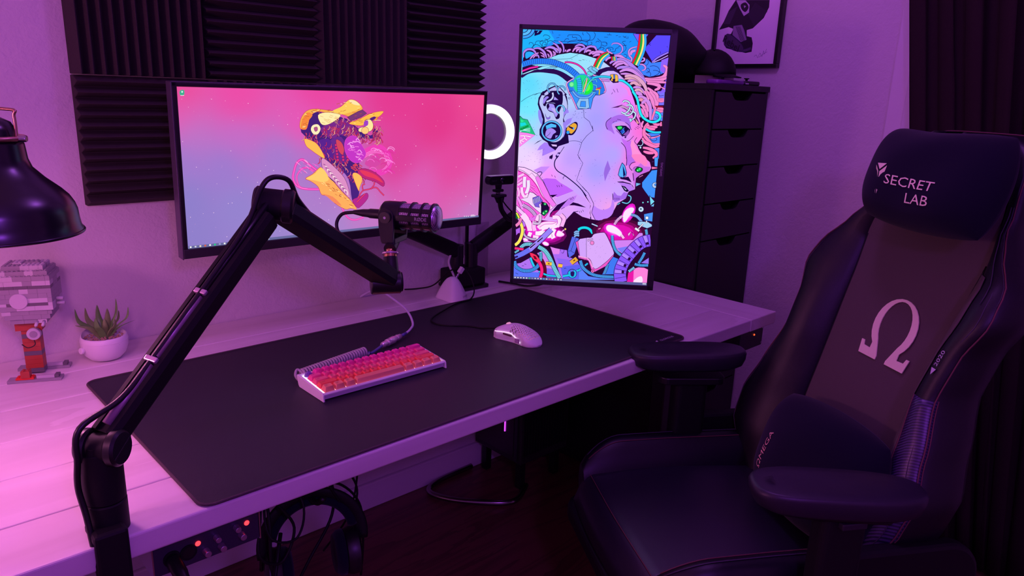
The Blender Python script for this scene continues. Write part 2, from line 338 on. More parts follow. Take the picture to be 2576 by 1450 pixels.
# ---------------------------------------------------------------- vertical monitor
def vertical():
    global OUT,DK
    OUT=[];DK='180848'
    # everything outside the face
    head=[('A',(690,655)),('A',(900,580)),('A',(1150,540)),('A',(1400,570)),('B',(110,670)),('B',(250,740)),('B',(410,860)),('B',(580,980)),('B',(700,1120)),('B',(800,1270)),('D',(830,0)),('D',(900,200)),('D',(960,400)),('D',(1030,650)),('D',(1085,850)),('D',(1080,980)),('D',(960,1140)),('D',(1000,1240)),('D',(1140,1440)),('F',(1300,0)),('F',(1450,160)),('F',(1480,280)),('F',(1440,350)),('F',(1260,420)),('F',(1150,500)),('F',(1130,740)),('F',(1000,785)),('F',(980,820)),('F',(930,940)),('F',(760,1040)),('F',(690,1170)),('F',(620,1300)),('F',(480,1380)),('F',(290,1400)),('F',(180,1380)),('F',(0,1330)),('E',(1440,1290)),('E',(1290,1450)),('G',(1090,150)),('G',(1020,250)),('G',(860,560)),('G',(600,560)),('G',(260,560)),('G',(230,300)),('G',(90,0))]
    hb=[T(f,[q])[0] for f,q in head]
    px=[(1309,150)]+hb+[(1290,545),(1280,720),(1640,735),(1700,70),(1310,66)]
    OUT.append(('p','2a0630',0,px))
    P('p','1f8cff',[(1314,70),(1440,74),(1600,80),(1612,100),(1606,140),(1590,160),(1570,155),(1552,145),(1520,140),(1496,134),(1466,124),(1440,110),(1420,110),(1400,112),(1380,125),(1340,150),(1310,160)],0)
    P('p','1fb0ff',[(1314,72),(1380,74),(1395,100),(1370,118),(1340,128),(1312,150)],0)
    # top right violet panels
    P('B','5a48ff',[(1380,160),(1690,165),(1650,520),(1300,750),(1120,450)],0,1.2)
    P('B','7a58ff',[(880,130),(1210,140),(1150,230),(1000,330)],0,1)
    P('B','2a0630',[(1210,140),(1380,155),(1150,410),(1100,500),(1200,600),(1150,700),(1000,900),(1050,500),(1150,250)],0)
    S('B','9a78ff',3.5,[(1290,750),(1400,650),(1640,530)],1,1); S('B','d0a8ff',2,[(1320,745),(1450,690),(1630,600)],0,.8)
    P('B','3f80ff',[(1170,660),(1280,760),(1480,730),(1620,650),(1600,850),(1560,960),(1450,1020),(1230,1060),(1080,1010),(960,890),(1000,820),(1130,760)],0,.8)
    P('B','8f60ff',[(1490,700),(1640,640),(1600,950),(1560,1000),(1460,920)],0)
    P('D','4a80ff',[(1150,900),(1460,900),(1450,1120),(1300,1130),(1180,1020)],0,.8)
    P('D','7a70ff',[(1400,0),(1560,0),(1540,300),(1400,300)],0)
    P('D','6a80ff',[(1260,380),(1530,380),(1510,640),(1300,620)],0)
    P('D','4a80ff',[(1330,1230),(1440,1220),(1430,1450),(1400,1450),(1400,1290)],0)
    P('p','8a5cff',[(1672,215),(1684,190),(1676,232),(1660,236)],0)
    # corner rings top left
    for r,c in ((33,DK),(31,'3fa0ff'),(24,DK),(22,'5ab8ff'),(14,DK),(12,'3fb0ff')): P('p',c,[(1316+x,72+y*.8) for x,y in [(0,0)]+[(r*math.cos(a/10*math.pi/2)*.95,r*math.sin(a/10*math.pi/2)) for a in range(11)]],0)
    P('A',DK,[(390,60),(560,60),(500,140),(380,180)],0)
    S('A','5ab8ff',2,[(440,110),(480,70)],0)
    # swirls in the blue
    for pts in ([(570,190),(600,155),(680,170),(715,215),(650,260),(560,290),(430,290),(385,370),(310,440)],[(265,360),(280,320),(340,330),(360,380),(340,430)],[(600,250),(640,250),(670,300),(640,380),(580,410),(520,360),(500,310),(560,270)],[(540,430),(560,330),(620,310),(630,360),(590,370)],[(1100,200),(1110,160),(1200,150),(1330,160),(1390,230),(1360,300),(1250,340),(1100,350)],[(1200,170),(1200,210),(1280,210),(1280,260),(1140,290),(1090,330)],[(1020,290),(1060,240),(1110,240),(1120,260)],[(1420,100),(1420,140),(1440,160)],[(1500,95),(1570,170),(1570,250),(1500,300),(1400,280),(1300,260)],[(1660,100),(1690,150),(1660,230),(1600,270),(1400,270),(1200,300),(1000,300),(900,290),(800,280)],[(660,300),(740,280),(820,330),(900,400)],[(330,430),(380,370),(450,370),(520,410),(560,450)],[(1480,310),(1530,310),(1510,380)],[(1590,310),(1620,330),(1590,370),(1500,380)]): S('A',DK,1.1,pts)
    for pts in ([(120,230),(140,260),(190,300),(200,360),(180,420),(120,460)],[(80,320),(110,290),(160,310)],[(210,310),(280,310),(330,340)],[(210,370),(270,395),(320,370),(300,330)],[(160,450),(220,420),(260,450),(220,470)],[(290,500),(310,450),(380,420),(450,440),(440,480)],[(330,450),(400,460),(380,500)],[(410,520),(490,510),(510,450),(570,430)],[(650,330),(660,300),(720,290)],[(560,410),(620,390),(740,380)],[(660,330),(700,370),(730,440),(700,500),(650,540)],[(680,570),(730,580),(750,620),(700,650),(640,620)],[(1240,830),(1330,820),(1410,850),(1450,920),(1420,990),(1330,1040),(1270,1050)],[(1310,920),(1380,920),(1470,970),(1460,1020)],[(1160,970),(1210,960),(1230,910),(1200,870),(1160,900)],[(1180,690),(1210,740),(1180,800),(1120,810)],[(1240,1050),(1260,1000),(1230,950),(1180,930)]): S('B',DK,1.1,pts)
    for a,b in (((760,70),(780,130)),((900,160),(940,160)),((850,220),(915,208))): S('A',DK,.9,[a,b],0)
    for a,b in (((370,120),(380,150)),((320,150),(420,158)),((260,205),(340,208)),((510,175),(555,165)),((570,200),(615,195)),((660,180),(760,235)),((680,215),(740,180)),((770,190),(775,235)),((1210,340),(1260,385)),((1260,330),(1210,370)),((800,310),(840,290)),((1610,400),(1620,425)),((1465,510),(1468,560))): S('B',DK,.9,[a,b],0)
    # dark hair mass at top
    P('A','24062e',[(150,560),(300,440),(480,430),(700,400),(830,350),(1000,350),(1250,350),(1400,330),(1560,420),(1700,450),(1700,660),(1400,570),(1150,540),(900,580),(690,655),(500,660),(300,700),(130,760)],0)
    P('A','28a8ff',[(180,560),(240,510),(330,520),(380,560),(300,620),(200,670)],1,.8)
    P('B','2a0630',[(0,400),(150,480),(300,540),(450,560),(600,600),(760,690),(840,740),(960,890),(1080,1010),(1160,1200),(1230,1300),(1300,1450),(860,1450),(800,1270),(700,1120),(580,980),(410,860),(250,740),(110,670),(0,640)],0)
    H1='b080f0';H2='d088e8';H3='f084d0';H4='ff7ac0';OD='2a0648'
    def hair(f,items,ol=.8):
        for col,w,pts in items: S(f,col,w,pts,1,ol,OD,taper=1)
    hair('A',[(H1,5,[(150,640),(150,540),(220,470),(330,470),(400,530),(430,620)]),(H1,5,[(360,455),(470,440),(570,500),(620,580),(640,650)]),(H1,6,[(600,460),(700,420),(800,440),(850,500),(880,540)]),(H1,4.5,[(780,330),(860,380),(910,460),(915,550)]),(H1,4,[(900,290),(970,340),(1010,440),(1000,530)]),(H2,4,[(280,690),(330,620),(400,570),(470,540)]),(H2,5,[(640,480),(720,520),(750,600),(720,640)]),(H2,4,[(780,500),(810,560),(790,610)]),(H1,3.5,[(420,570),(460,600),(480,655)]),(H2,3,[(500,530),(560,560),(600,620)]),(H2,3.5,[(660,560),(690,600),(690,640)]),(H2,3,[(820,520),(830,560),(830,590)]),(H1,5,[(1250,410),(1330,370),(1420,380),(1470,430)]),(H2,5,[(1200,520),(1250,450),(1320,430),(1390,440)]),(H2,5,[(1280,520),(1310,470),(1370,460)]),(H1,6,[(1340,530),(1390,470),(1480,440)]),(H2,5,[(1070,520),(1110,490),(1160,470)]),(H2,3,[(1030,520),(1050,490),(1050,470)]),(H1,5,[(1450,545),(1500,440),(1600,400),(1690,440)]),(H2,5,[(1480,530),(1530,490),(1600,500)]),(H2,6,[(1550,575),(1620,530),(1706,530)]),(H2,5,[(1640,620),(1706,570)]),(H2,3,[(350,660),(400,600),(440,600)]),(H2,3,[(520,600),(580,620),(600,650)]),(H2,3,[(930,430),(950,480),(930,540)]),(H2,3,[(840,440),(880,470),(890,500)])])
    hair('B',[(H1,4,[(420,380),(450,340),(560,340),(640,400),(650,480),(600,550),(470,590)]),(H2,4,[(320,460),(340,510),(440,560)]),(H1,5,[(0,400),(60,420),(100,500)]),(H2,7,[(0,570),(80,530),(180,520),(300,560)]),(H2,6,[(40,610),(100,580),(170,580)]),(H2,6,[(290,720),(330,660),(400,640)]),(H2,7,[(480,610),(600,610),(700,680),(820,720)]),(H2,4,[(960,410),(850,440),(790,500),(800,600),(850,660),(820,740),(740,760)]),(H2,7,[(830,590),(850,520),(930,490)]),(H1,9,[(380,770),(480,700),(620,690),(780,760),(900,860),(1010,960),(1100,1080),(1150,1200)]),(H2,7,[(440,810),(540,740),(660,740),(780,830)]),(H2,6,[(490,850),(560,790),(680,760)]),(H1,9,[(530,880),(640,850),(800,880),(950,960),(1060,1060),(1130,1140)]),(H2,8,[(590,950),(720,900),(850,920),(960,990),(1060,1080)]),(H2,5,[(610,995),(720,990),(860,1010)]),('e0a0c8',9,[(700,1050),(800,1030),(950,1070),(1080,1180),(1150,1300),(1180,1450)]),('e0a0b8',7,[(700,1100),(820,1090),(950,1150),(1050,1260)]),(H2,7,[(760,1150),(860,1140),(960,1190),(1030,1290)]),('e0a0c0',8,[(810,1220),(900,1180),(990,1240),(1020,1310)]),(H2,7,[(880,1290),(960,1280),(1060,1330),(1140,1440)]),('e0a0c0',8,[(910,1350),(1000,1340),(1080,1400)]),('e0a0c0',8,[(930,1430),(990,1400),(1050,1430)]),(H3,9,[(1130,1090),(1260,1110),(1400,1100),(1530,1060),(1600,960),(1600,860),(1530,810)]),(H3,9,[(1150,1130),(1300,1140),(1450,1130),(1600,1080)]),(H3,6,[(1180,1160),(1320,1170),(1480,1170),(1600,1180)]),(H3,8,[(1180,1200),(1320,1210),(1440,1250),(1420,1310),(1340,1340)]),(H2,4,[(1030,710),(1060,730),(1120,700),(1120,660),(1070,650)]),(H2,4,[(1000,790),(1080,790),(1140,840),(1130,900),(1070,920)]),(H3,4,[(1470,1270),(1560,1320)]),(H3,7,[(1190,1290),(1290,1370),(1380,1450)])])
    hair('D',[(H2,9,[(930,30),(1010,50),(1070,110)]),(H2,9,[(980,130),(1080,130),(1190,210),(1240,330),(1250,480),(1250,620)]),(H3,8,[(1120,0),(1190,80),(1220,180)]),(H3,9,[(1180,0),(1260,120),(1320,280),(1350,400)]),(H3,10,[(1240,0),(1350,120),(1390,250),(1370,330)]),(H3,7,[(1300,0),(1390,80),(1410,200)]),('e890a8',8,[(1000,200),(1050,180),(1100,230)]),(H2,8,[(1060,270),(1120,220),(1150,200)]),(H3,8,[(1030,290),(1100,330),(1140,450),(1140,600)]),(H3,7,[(1100,370),(1160,440),(1190,560)]),(H3,6,[(1130,240),(1180,340),(1200,440)]),(H3,7,[(1030,370),(1080,430),(1090,520)]),(H4,5,[(1370,340),(1330,460),(1280,620)]),(H3,8,[(940,300),(1000,420),(1030,560)]),(H4,8,[(1200,680),(1140,760),(1110,880),(1130,960),(1210,1060),(1300,1140),(1450,1130)]),(H4,10,[(1210,710),(1190,780),(1280,780),(1400,760)]),(H4,6,[(1300,690),(1400,720),(1470,700)]),(H4,7,[(1160,780),(1220,800),(1350,820)]),(H3,6,[(1100,640),(1060,720),(1080,780)]),(H4,8,[(1080,1000),(1120,1080),(1240,1150),(1350,1190),(1440,1170)]),(H3,5,[(1130,880),(1220,960),(1280,1000),(1460,950)]),(H4,6,[(1400,170),(1480,180),(1540,170)]),(H4,6,[(1400,200),(1480,215),(1540,205)]),(H4,7,[(1400,360),(1460,380),(1530,380)]),(H4,6,[(1380,400),(1450,430),(1520,430)]),(H4,8,[(1070,1210),(1200,1230),(1330,1290),(1380,1370),(1300,1440)]),(H4,7,[(1100,1290),(1200,1320),(1320,1330)]),(H4,6,[(1480,660),(1480,750)]),(H3,5,[(1440,500),(1500,560)])])
    S('D',DK,1.2,[(1260,980),(1260,1040),(1330,1070),(1390,1040),(1370,1000)]);S('D',DK,1.2,[(1150,940),(1250,980),(1400,960),(1460,920)])
    S('D',DK,1,[(1360,540),(1380,580),(1430,570),(1400,540)]);S('D',DK,1,[(1430,60),(1450,100),(1540,90)])
    S('B','c080ff',.1,[(0,0),(1,1)],0)
    # dark red patch
    P('D','8a1030',[(1330,310),(1530,320),(1520,350),(1380,350)],0)
    # skull bands
    P('A','2a0c50',[(110,1000),(240,960),(420,900),(600,885),(800,890),(1000,960),(1180,1070),(1240,1080),(1110,1170),(980,1080),(860,1010),(700,980),(500,960),(320,975),(220,1010),(110,1080)],1)
    P('A','28083c',[(120,760),(470,830),(780,810),(870,850),(640,850),(420,890),(120,990)],0)
    P('A','8fe0f8',[(420,890),(560,830),(720,810),(790,815),(870,840),(720,840),(600,885),(500,905)],0,.7)
    P('A','a8e4f8',[(120,990),(300,920),(420,890),(300,950),(130,1010)],0,.7)
    P('B','2a0c50',[(30,1000),(150,900),(300,850),(410,840),(500,900),(600,1000),(700,1130),(560,980),(460,930),(340,930),(220,970),(150,1040)],0)
    S('A',DK,.8,[(700,690),(900,680),(1150,665),(1340,560)],0);S('A',DK,.8,[(750,900),(880,850)],0);S('A',DK,.8,[(1330,700),(1390,710)],0);S('A',DK,.8,[(1410,690),(1460,695)],0)
    S('A',DK,.9,[(380,1450),(460,1410),(570,1390)],0)
    S('C',DK,.9,[(90,230),(200,150),(370,70),(560,25)])
    # ribbon cable
    for i,c in enumerate(('f02030','20b040','ffe878','30a8ff')):
        o=i*45
        S('B',c,5,[(1035+o*.75,140),(1010+o,340),(960+o,560),(870+o*.8,770+o*.4)],1,.6)
    for i,c in enumerate(('f02030','20b040','ffe878','30a8ff')):
        o=i*38
        S('B',c,4.6,[(40+o*.95,840+o*.35),(110+o,690+o*.3),(200+o*.8,590+o*.5),(340+o*.3,530+o*.45)],1,.6)
    for i,c in enumerate(('f02030','60c060','f0d070','5090ff')): S('B',c,2.6,[(420+i*32,620),(430+i*30,710)],0,.6)
    # hose
    ribs('A','2a80ff',13,[(105,800),(300,740),(520,720),(740,735),(920,790),(1080,860),(1220,960),(1320,1060),(1345,1180),(1350,1300),(1350,1440)],5.2)
    S('A','f02aa8',3,[(1030,745),(1150,745),(1300,790),(1420,880),(1480,970),(1500,1040)],1,.8)
    S('A','f02aa8',4,[(115,935),(280,870),(460,835)],0,.8)
    # port on head
    P('A','2a78e8',[(1075,1180),(1250,1080),(1700,1040),(1706,1450),(1130,1450)],0,1.3)
    P('B','2a78e8',[(0,1000),(150,1080),(230,1180),(280,1330),(270,1400),(160,1450),(0,1450)],0,1.3)
    P('C','3a90ff',[(1110,0),(1706,0),(1706,60),(1640,150),(1590,370),(1300,390),(1200,150)],0,1.3)
    S('B','f090e0',2.6,[(10,1010),(150,1080),(240,1200),(285,1350),(250,1390)],1,.8)
    S('A','f0a0e8',2.6,[(1250,1080),(1080,1190),(1100,1320),(1160,1450)],1,.8)
    S('C','f090e0',2.4,[(1110,0),(1200,160),(1300,390)],1,.8)
    P('p','20d890',[(1440+24*math.cos(a/18*6.283)+25-0,213+26*math.sin(a/18*6.283)) for a in range(18)],0,3,'3a90e8')
    glow('p',1476,220,17,20,.2,['28d060','20e848','10f830','60ff50'])
    glow('A',1180,1220,55,60,0,['40d880','80f0a0'])
    ribs('A','30b0ff',11,[(1320,1080),(1345,1180),(1350,1300),(1350,1400)],5,'105848',.8,.8)
    S('A','50e0d0',2.2,[(1520,1040),(1430,1200),(1410,1420)],1,.7);S('A','ffb0a0',3,[(1510,1090),(1480,1230),(1430,1380)],1,.6);S('A','50e8e0',2.4,[(1690,1080),(1560,1170),(1440,1420)],1,.7)
    P('C','8fc0f0',[(1360,130),(1540,150),(1560,350),(1500,380),(1330,370),(1280,280)],0,.9);P('C','3a90ff',[(1380,215),(1480,215),(1480,340),(1355,330)],0,1)
    S('C','70a8f8',4,[(1200,0),(1300,110),(1420,140),(1560,120),(1650,30)],1,.9)
    P('A','7ac0f0',[(1520,880),(1600,820),(1706,890),(1706,990),(1650,1000)],0,1.1);P('A','60d8e0',[(1540,930),(1660,990),(1600,1040),(1500,990)],0,1)
    P('B','70c8f0',[(0,840),(60,860),(130,920),(110,960),(30,920),(0,900)],0,1)
    S('B','e0306a',3,[(90,1310),(160,1305),(190,1280)],0,.6);S('B','e8c840',3,[(80,1330),(160,1330),(150,1440)],0,.6)
    for pts in ([(0,1130),(80,1110),(100,1170)],[(20,1220),(90,1240),(100,1300)],[(0,1380),(60,1400)]): S('B','5ac8e8',2.2,pts,0,.6)
    # cyan cable + fuse
    S('B','30c8f0',4.6,[(0,1090),(100,1060),(250,1050),(400,1070)],1,.9)
    P('B','c080e0',[(210,1100),(360,1110),(380,1160),(200,1150)],0,.8)
    P('B','28083c',[(370,1120),(440,1000),(540,1010),(570,1180),(450,1190)],0)
    P('B','f0b848',[(390,1010),(530,1010),(555,1080),(540,1160),(400,1140),(420,1080)],1,1);P('B','3a70e8',[(455,1010),(490,1010),(490,1100),(465,1100)],0,.7);P('B','28083c',[(440,1100),(500,1100),(490,1160),(440,1150)],0)
    S('B','28e0f8',4.8,[(570,1130),(650,1140),(750,1200),(840,1290),(920,1450)],1,1)
    S('D','28e8f8',5.4,[(870,0),(960,150),(1000,320),(1040,480),(1110,580),(1230,650),(1340,660),(1440,610),(1460,530),(1420,470),(1360,450)],1,1)
    S('D','28d0f0',4.6,[(1150,810),(1240,860),(1350,885),(1475,880)],1,1)
    # ear
    P('C','1c0640',[(560,0),(1010,0),(1080,120),(1100,290),(1000,560),(1100,900),(1120,1110),(900,1180),(830,1270),(700,1180),(660,1100),(560,1040),(490,940),(490,820),(550,700),(560,600),(500,440),(450,280),(470,140)],0)
    P('C','b8c0f4',[(620,10),(960,0),(1040,100),(1090,280),(1080,420),(1000,600),(1030,760),(1020,930),(950,1040),(830,1100),(700,1080),(590,1010),(520,900),(540,760),(590,700),(590,560),(530,400),(480,250),(520,110)],1,1.2)
    P('A','1c0640',[(520,1450),(640,1330),(760,1270),(860,1240),(940,1290),(1040,1400),(1040,1450)],1)
    P('A','b8b8f4',[(600,1450),(680,1340),(860,1260),(960,1330),(1020,1450)],1,.8)
    P('C','1c0640',[(600,110),(680,60),(700,0),(950,0),(990,120),(970,290),(860,290),(800,250),(650,260),(620,320),(570,300),(570,180)],1)
    P('C','9a80f0',[(575,270),(570,180),(640,110),(690,130),(640,180),(600,250)],1);P('C','a890f8',[(810,110),(900,190),(790,190)],0,.8)
    S('C','c8ccf8',4,[(770,30),(780,110),(740,180),(640,230)],1,.8)
    P('C','1c0640',[(640,320),(680,260),(800,260),(880,290),(960,320),(910,450),(870,600),(830,570),(790,470),(680,420)],1)
    P('C','a890f8',[(690,270),(790,280),(820,340),(850,400),(890,480),(840,560),(780,450),(670,400),(700,330)],1,.8);P('C','c0b0f0',[(740,360),(830,380),(870,460),(800,440)],1)
    P('C','1c0640',[(880,500),(920,480),(920,570),(870,600),(850,570)],1)
    P('C','9a80f0',[(1040,350),(1110,410),(1120,460),(1040,490),(1000,560),(1010,420)],0)
    P('C','9a80f0',[(1190,570),(1160,670),(1060,750),(1040,900),(1000,1000),(1010,800),(990,690),(1090,600)],0)
    P('C','9088f0',[(460,430),(500,400),(540,540),(550,700),(520,700),(470,580)],1)
    P('C','8a68e8',[(610,480),(640,560),(700,560),(710,520),(720,570),(690,600),(640,590)],1,.6)
    for cx,cy,r in ((760,1300,95),(960,1350,85)): S('A','6ab8f0',2.6,[(cx+r*math.cos(a),cy+r*1.1*math.sin(a)) for a in [x*.42+2.1 for x in range(0,11)]],1,.9)
    S('C','70c0f8',3,[(940+85*math.cos(a),390+85*math.sin(a)) for a in [x*.5+1.9 for x in range(0,11)]],1,.9)
    P('C','1c0640',circ('C',750,860,215),1,1)
    OUT.append(('s',DK,5.5,cr(T('C',circ('C',750,855,205)),True,2)+T('C',[(955,855)])));OUT.append(('s','58b8f8',3.4,cr(T('C',circ('C',750,855,205)),True,2)+T('C',[(955,855)])))
    P('C','50b8f8',[(620,740),(740,690),(850,720),(850,780),(750,780),(640,830)],0,.8)
    P('C','a888f0',[(610,940),(640,830),(750,790),(850,870),(780,930),(730,1020),(640,990)],1,.7);S('C',DK,.9,[(620,985),(700,920),(720,880)])
    P('C','9a80e8',[(830,950),(890,950),(830,1010)],0)
    P('C','d8b8f0',[(740,1140),(860,1150),(860,1190),(770,1180)],0)
    P('C','1c0640',[(360,1150),(450,1080),(560,1030),(500,1070),(430,1110)],0)
    P('C','a87cf8',[(600,1100),(660,1110),(700,1180),(830,1270),(680,1330),(550,1390),(560,1240),(440,1270),(500,1180)],0,.4,'8858d0')
    # plug in ear
    P('C','1c0640',[(1060,800),(1240,660),(1310,700),(1290,820),(1200,940),(1070,920)],1)
    P('C','e8a838',[(1160,720),(1230,680),(1290,720),(1280,800),(1200,900),(1150,910),(1070,850),(1090,770)],1,.9);P('C','1c0640',[(1110,740),(1230,790),(1220,830),(1120,775)],0);P('C','40a0ff',[(1210,780),(1240,770),(1230,830),(1200,820)],0);P('C','30a0ff',circ('C',1100,885,36),1,.8)
    # left green/pink opening
    P('C','20c080',[(70,530),(130,590),(230,610),(400,940),(60,880)],0,1.2,'083840')
    P('C','18d8e0',[(75,680),(180,670),(210,720),(80,760)],0);P('C','30e898',[(80,600),(160,640),(100,670)],0);P('C','0a9848',[(70,800),(250,720),(260,760),(80,850)],0)
    for k in range(5): S('C','b0f0e8',.8,[(70,880+k*-8),(160,820-k*4+k*10),(290,790+k*22)])
    P('C','ff88f0',[(60,880),(230,900),(390,940),(55,1200)],0,1,'e050d0')
    for pts in ([(80,960),(200,960),(300,980)],[(160,960),(170,1010),(80,1060),(100,1130)],[(170,1010),(220,1050)],[(90,1060),(150,1080)]): S('C','ffd8f8',3.2,pts,1,.8,'d040c0')
    # face lines
    S('C',DK,1,[(1440,400),(1445,560),(1560,650),(1640,840),(1500,960),(1400,1090),(1350,1250),(1310,1370),(1360,1450)],0)
    S('C',DK,.9,[(1110,1075),(1220,1065),(1320,1075),(1400,1110)])
    S('C',DK,1.3,[(1020,1190),(850,1450)],0)
    P('C','2a1060',[(700,1400),(780,1350),(760,1450),(700,1450)],0);P('C','2a1060',[(830,1390),(880,1320),(930,1310),(900,1400),(860,1450)],0);P('C','c0a0f8',circ('C',885,1365,28),1)
    S('D',DK,1.3,[(0,740),(20,860)],0)
    for f,x,y in (('C',1260,425),('C',1400,460),('C',1480,460),('C',1265,488),('C',430,945),('C',1380,1050),('C',1350,1138),('C',1358,1372),('C',1590,390),('E',1595,200),('E',1565,562),('E',588,378),('E',714,512),('E',1003,985),('E',1220,1385),('F',258,1246),('F',455,1172),('A',1035,1185),('A',1080,705),('A',1187,682)): P(f,'2a1060',circ(f,x,y,7,6),0)
    OUT.append(('s',DK,1,T('C',circ('C',1130,150,20)+[(1150,150)])))
    import random
    rnd=random.Random(4)
    for (x0,y0,x1,y1,n) in ((1312,200,1395,250,40),(1312,250,1345,330,16),(1440,275,1470,300,20),(1310,372,1370,410,26),(1490,400,1550,470,22),(1490,500,1530,545,14),(1440,400,1465,450,8),(1340,140,1500,160,8),(1640,400,1650,420,2)):
        for _ in range(n):
            x=rnd.uniform(x0,x1);y=rnd.uniform(y0,y1);l=rnd.uniform(.8,2.6);OUT.append(('s','40508a' if y<300 else '6a48a8',.6,[(x,y),(x+l*.8,y-l*.6)]))
    # brow, eye
    P('D','4a1060',[(400,360),(640,290),(760,350),(900,430),(1020,700),(1000,740),(900,620),(860,500),(700,390),(600,345)],0)
    P('D','c090c8',[(560,340),(650,300),(780,370),(860,440),(830,460),(700,370)],0);P('D','e09898',[(920,570),(1010,690),(960,700)],0)
    for pts in ([(660,240),(700,205),(790,240),(810,350),(760,440),(690,480),(630,450)],[(740,300),(830,300),(880,380),(850,470),(770,520),(700,500)],[(880,440),(930,480),(900,580),(820,620)]): S('D','c0e4f4',3.2,pts,1,1)
    P('D','a0d8f0',circ('D',815,620,42),1,1);S('D','a0d8f0',2,[(720,540),(740,590),(780,610)],1,.8)
    P('D','a868e8',[(300,660),(410,570),(560,510),(700,520),(800,600),(830,830),(740,700),(600,640),(460,680),(420,740),(480,920),(400,860),(310,810)],1)
    S('D','300850',1.4,[(410,565),(310,650),(295,740),(330,820)])
    P('D','d08cf0',[(430,740),(500,690),(640,650),(740,700),(800,800),(700,730),(560,740),(490,760),(560,900)],1)
    P('D','1a0640',[(490,755),(620,740),(720,745),(810,820),(790,900),(740,960),(650,960)],0,1)
    P('D','8a50b0',[(660,930),(740,870),(780,820),(790,900),(740,960)],0);P('D','2050c8',[(600,860),(680,790),(700,880),(640,920)],0);glow('D',590,785,62,44,0,['088830','10b040','30e060'])
    P('D','60f088',circ('D',570,790,16),1);P('D','60f088',circ('D',620,775,14),1);S('D','60b0ff',1,[(690,780),(650,820),(690,870),(640,920)],0)
    P('D','300850',[(690,980),(730,960),(730,1000),(700,1010)],0);S('D','300850',1.2,[(520,840),(660,980)],0);S('D','300850',1.2,[(700,1070),(790,1060),(890,960)]);S('D','300850',1.1,[(710,670),(790,730),(840,830)]);S('D','300850',1,[(535,600),(620,620)],0);S('D','300850',.9,[(440,670),(480,650)],0);S('D','300850',.9,[(500,650),(530,635)],0)
    S('D','300850',1.3,[(960,990),(910,1080),(970,1160),(1010,1260),(1140,1450)])
    for a,b in (((450,1320),(490,1390)),((530,1310),(555,1390)),((415,1430),(440,1390))): S('B','400860',1,[a,b],0)
    for a,b in (((930,770),(1000,810)),((960,750),(1020,780)),((910,800),(940,825))): S('D','400860',.9,[a,b],0)
    P('D','ff90d8',[(840,1060),(880,1060),(930,1180),(1000,1290),(1130,1440),(860,1440),(850,1260),(820,1150)],1)
    P('D','c468f0',[(620,1000),(760,1080),(840,1060),(820,1160),(850,1300),(860,1450),(740,1450),(720,1240),(690,1180)],0)
    S('D','300850',1.5,[(620,1100),(700,1190),(730,1300),(735,1450)])
    P('D','2a0630',[(1000,1100),(1090,1180),(1080,1300),(1000,1240),(970,1160)],0);S('D','b0d0f0',1.8,[(1060,1050),(1090,1110),(1050,1170),(980,1160)],1,.7);P('D','c0e8f0',circ('D',1035,1210,22),1,.6)
    P('B','ff80e8',[(600,1230),(700,1250),(790,1320),(830,1450),(780,1450),(740,1340)],1)
    # nose, mouth
    P('F','b868e8',[(970,0),(1060,0),(1130,140),(1060,180),(1010,260),(970,210),(950,240)],0);P('F','ff80c8',[(1060,0),(1300,0),(1390,120),(1370,240),(1260,180),(1130,120)],1)
    S('F','300850',1.6,[(945,0),(955,120),(945,230)]);S('F','300850',1.6,[(1140,155),(1060,180),(1010,260),(1070,340)])
    P('F','c868e0',[(1250,180),(1330,250),(1470,260),(1430,350),(1260,410),(1150,500),(1130,720),(1090,560),(1100,340),(1060,300),(1160,260)],0)
    P('F','1a3a20',[(1130,330),(1190,260),(1290,290),(1280,350),(1200,380)],1,1);glow('F',1215,320,65,44,-.3,['067028','10a040','20c858']);P('F','80ffb0',circ('F',1235,298,15),1);P('F','80ffb0',circ('F',1185,338,15),1)
    S('F','300850',1.2,[(1110,300),(1110,270),(1160,255),(1210,258)])
    S('F','300850',1.8,[(1085,390),(1095,480),(1105,555)])
    P('F','220440',[(790,490),(900,480),(990,470),(1060,590),(940,540),(830,520)],0)
    P('F','58b0ff',[(855,170),(910,230),(950,380),(940,450),(870,490),(800,470),(770,430),(800,300)],0,1.5);P('F','101058',[(865,200),(930,430),(880,470)],0);P('F','3888f0',[(870,230),(940,380),(940,430),(900,330)],0)
    P('F','220440',[(745,575),(870,570),(1030,615),(1080,660),(1125,745),(1050,640),(900,600),(770,590)],0)
    P('F','b878f0',[(770,590),(900,600),(1040,640),(1115,745),(1000,785),(920,690),(850,660)],0)
    P('F','180838',[(830,655),(920,680),(1000,770),(960,800),(900,770)],0);P('F','b0b0d8',[(870,680),(950,740),(930,760)],0)
    P('F','9868e0',[(545,120),(605,300),(540,430),(485,570),(460,400),(480,290)],0)
    P('F','a468e8',[(680,790),(750,870),(830,880),(890,800),(980,820),(930,940),(820,970),(690,1020),(650,920)],0);S('F','300850',1.6,[(650,830),(660,990)],0)
    for x in (695,730,757,785): S('F','300850',.9,[(x,920),(x+8,965)],0)
    S('F','70c8e8',2.4,[(980,865),(1040,900),(1030,980),(960,1040),(850,1015)],1,.9,'100838');S('F','70c8e8',2,[(750,1070),(810,1030)],0,.8)
    P('F','c080f8',[(240,1090),(320,1140),(440,1180),(600,1120),(640,960),(680,1020),(680,1170),(620,1300),(480,1380),(290,1395),(200,1240)],1)
    S('F','200848',1.2,[(0,680),(130,820),(240,1040),(240,1090),(200,1240),(280,1400)],0);S('F','200848',2.4,[(0,765),(180,1080),(160,1240),(185,1390)],0);S('F','e0a0f8',2,[(40,880),(190,1090),(150,1240),(170,1330)],0)
    # neck
    S('E',DK,2.4,[(1090,20),(1010,130),(1000,260),(1070,370),(1230,470),(1450,640),(1600,780),(1722,940)])
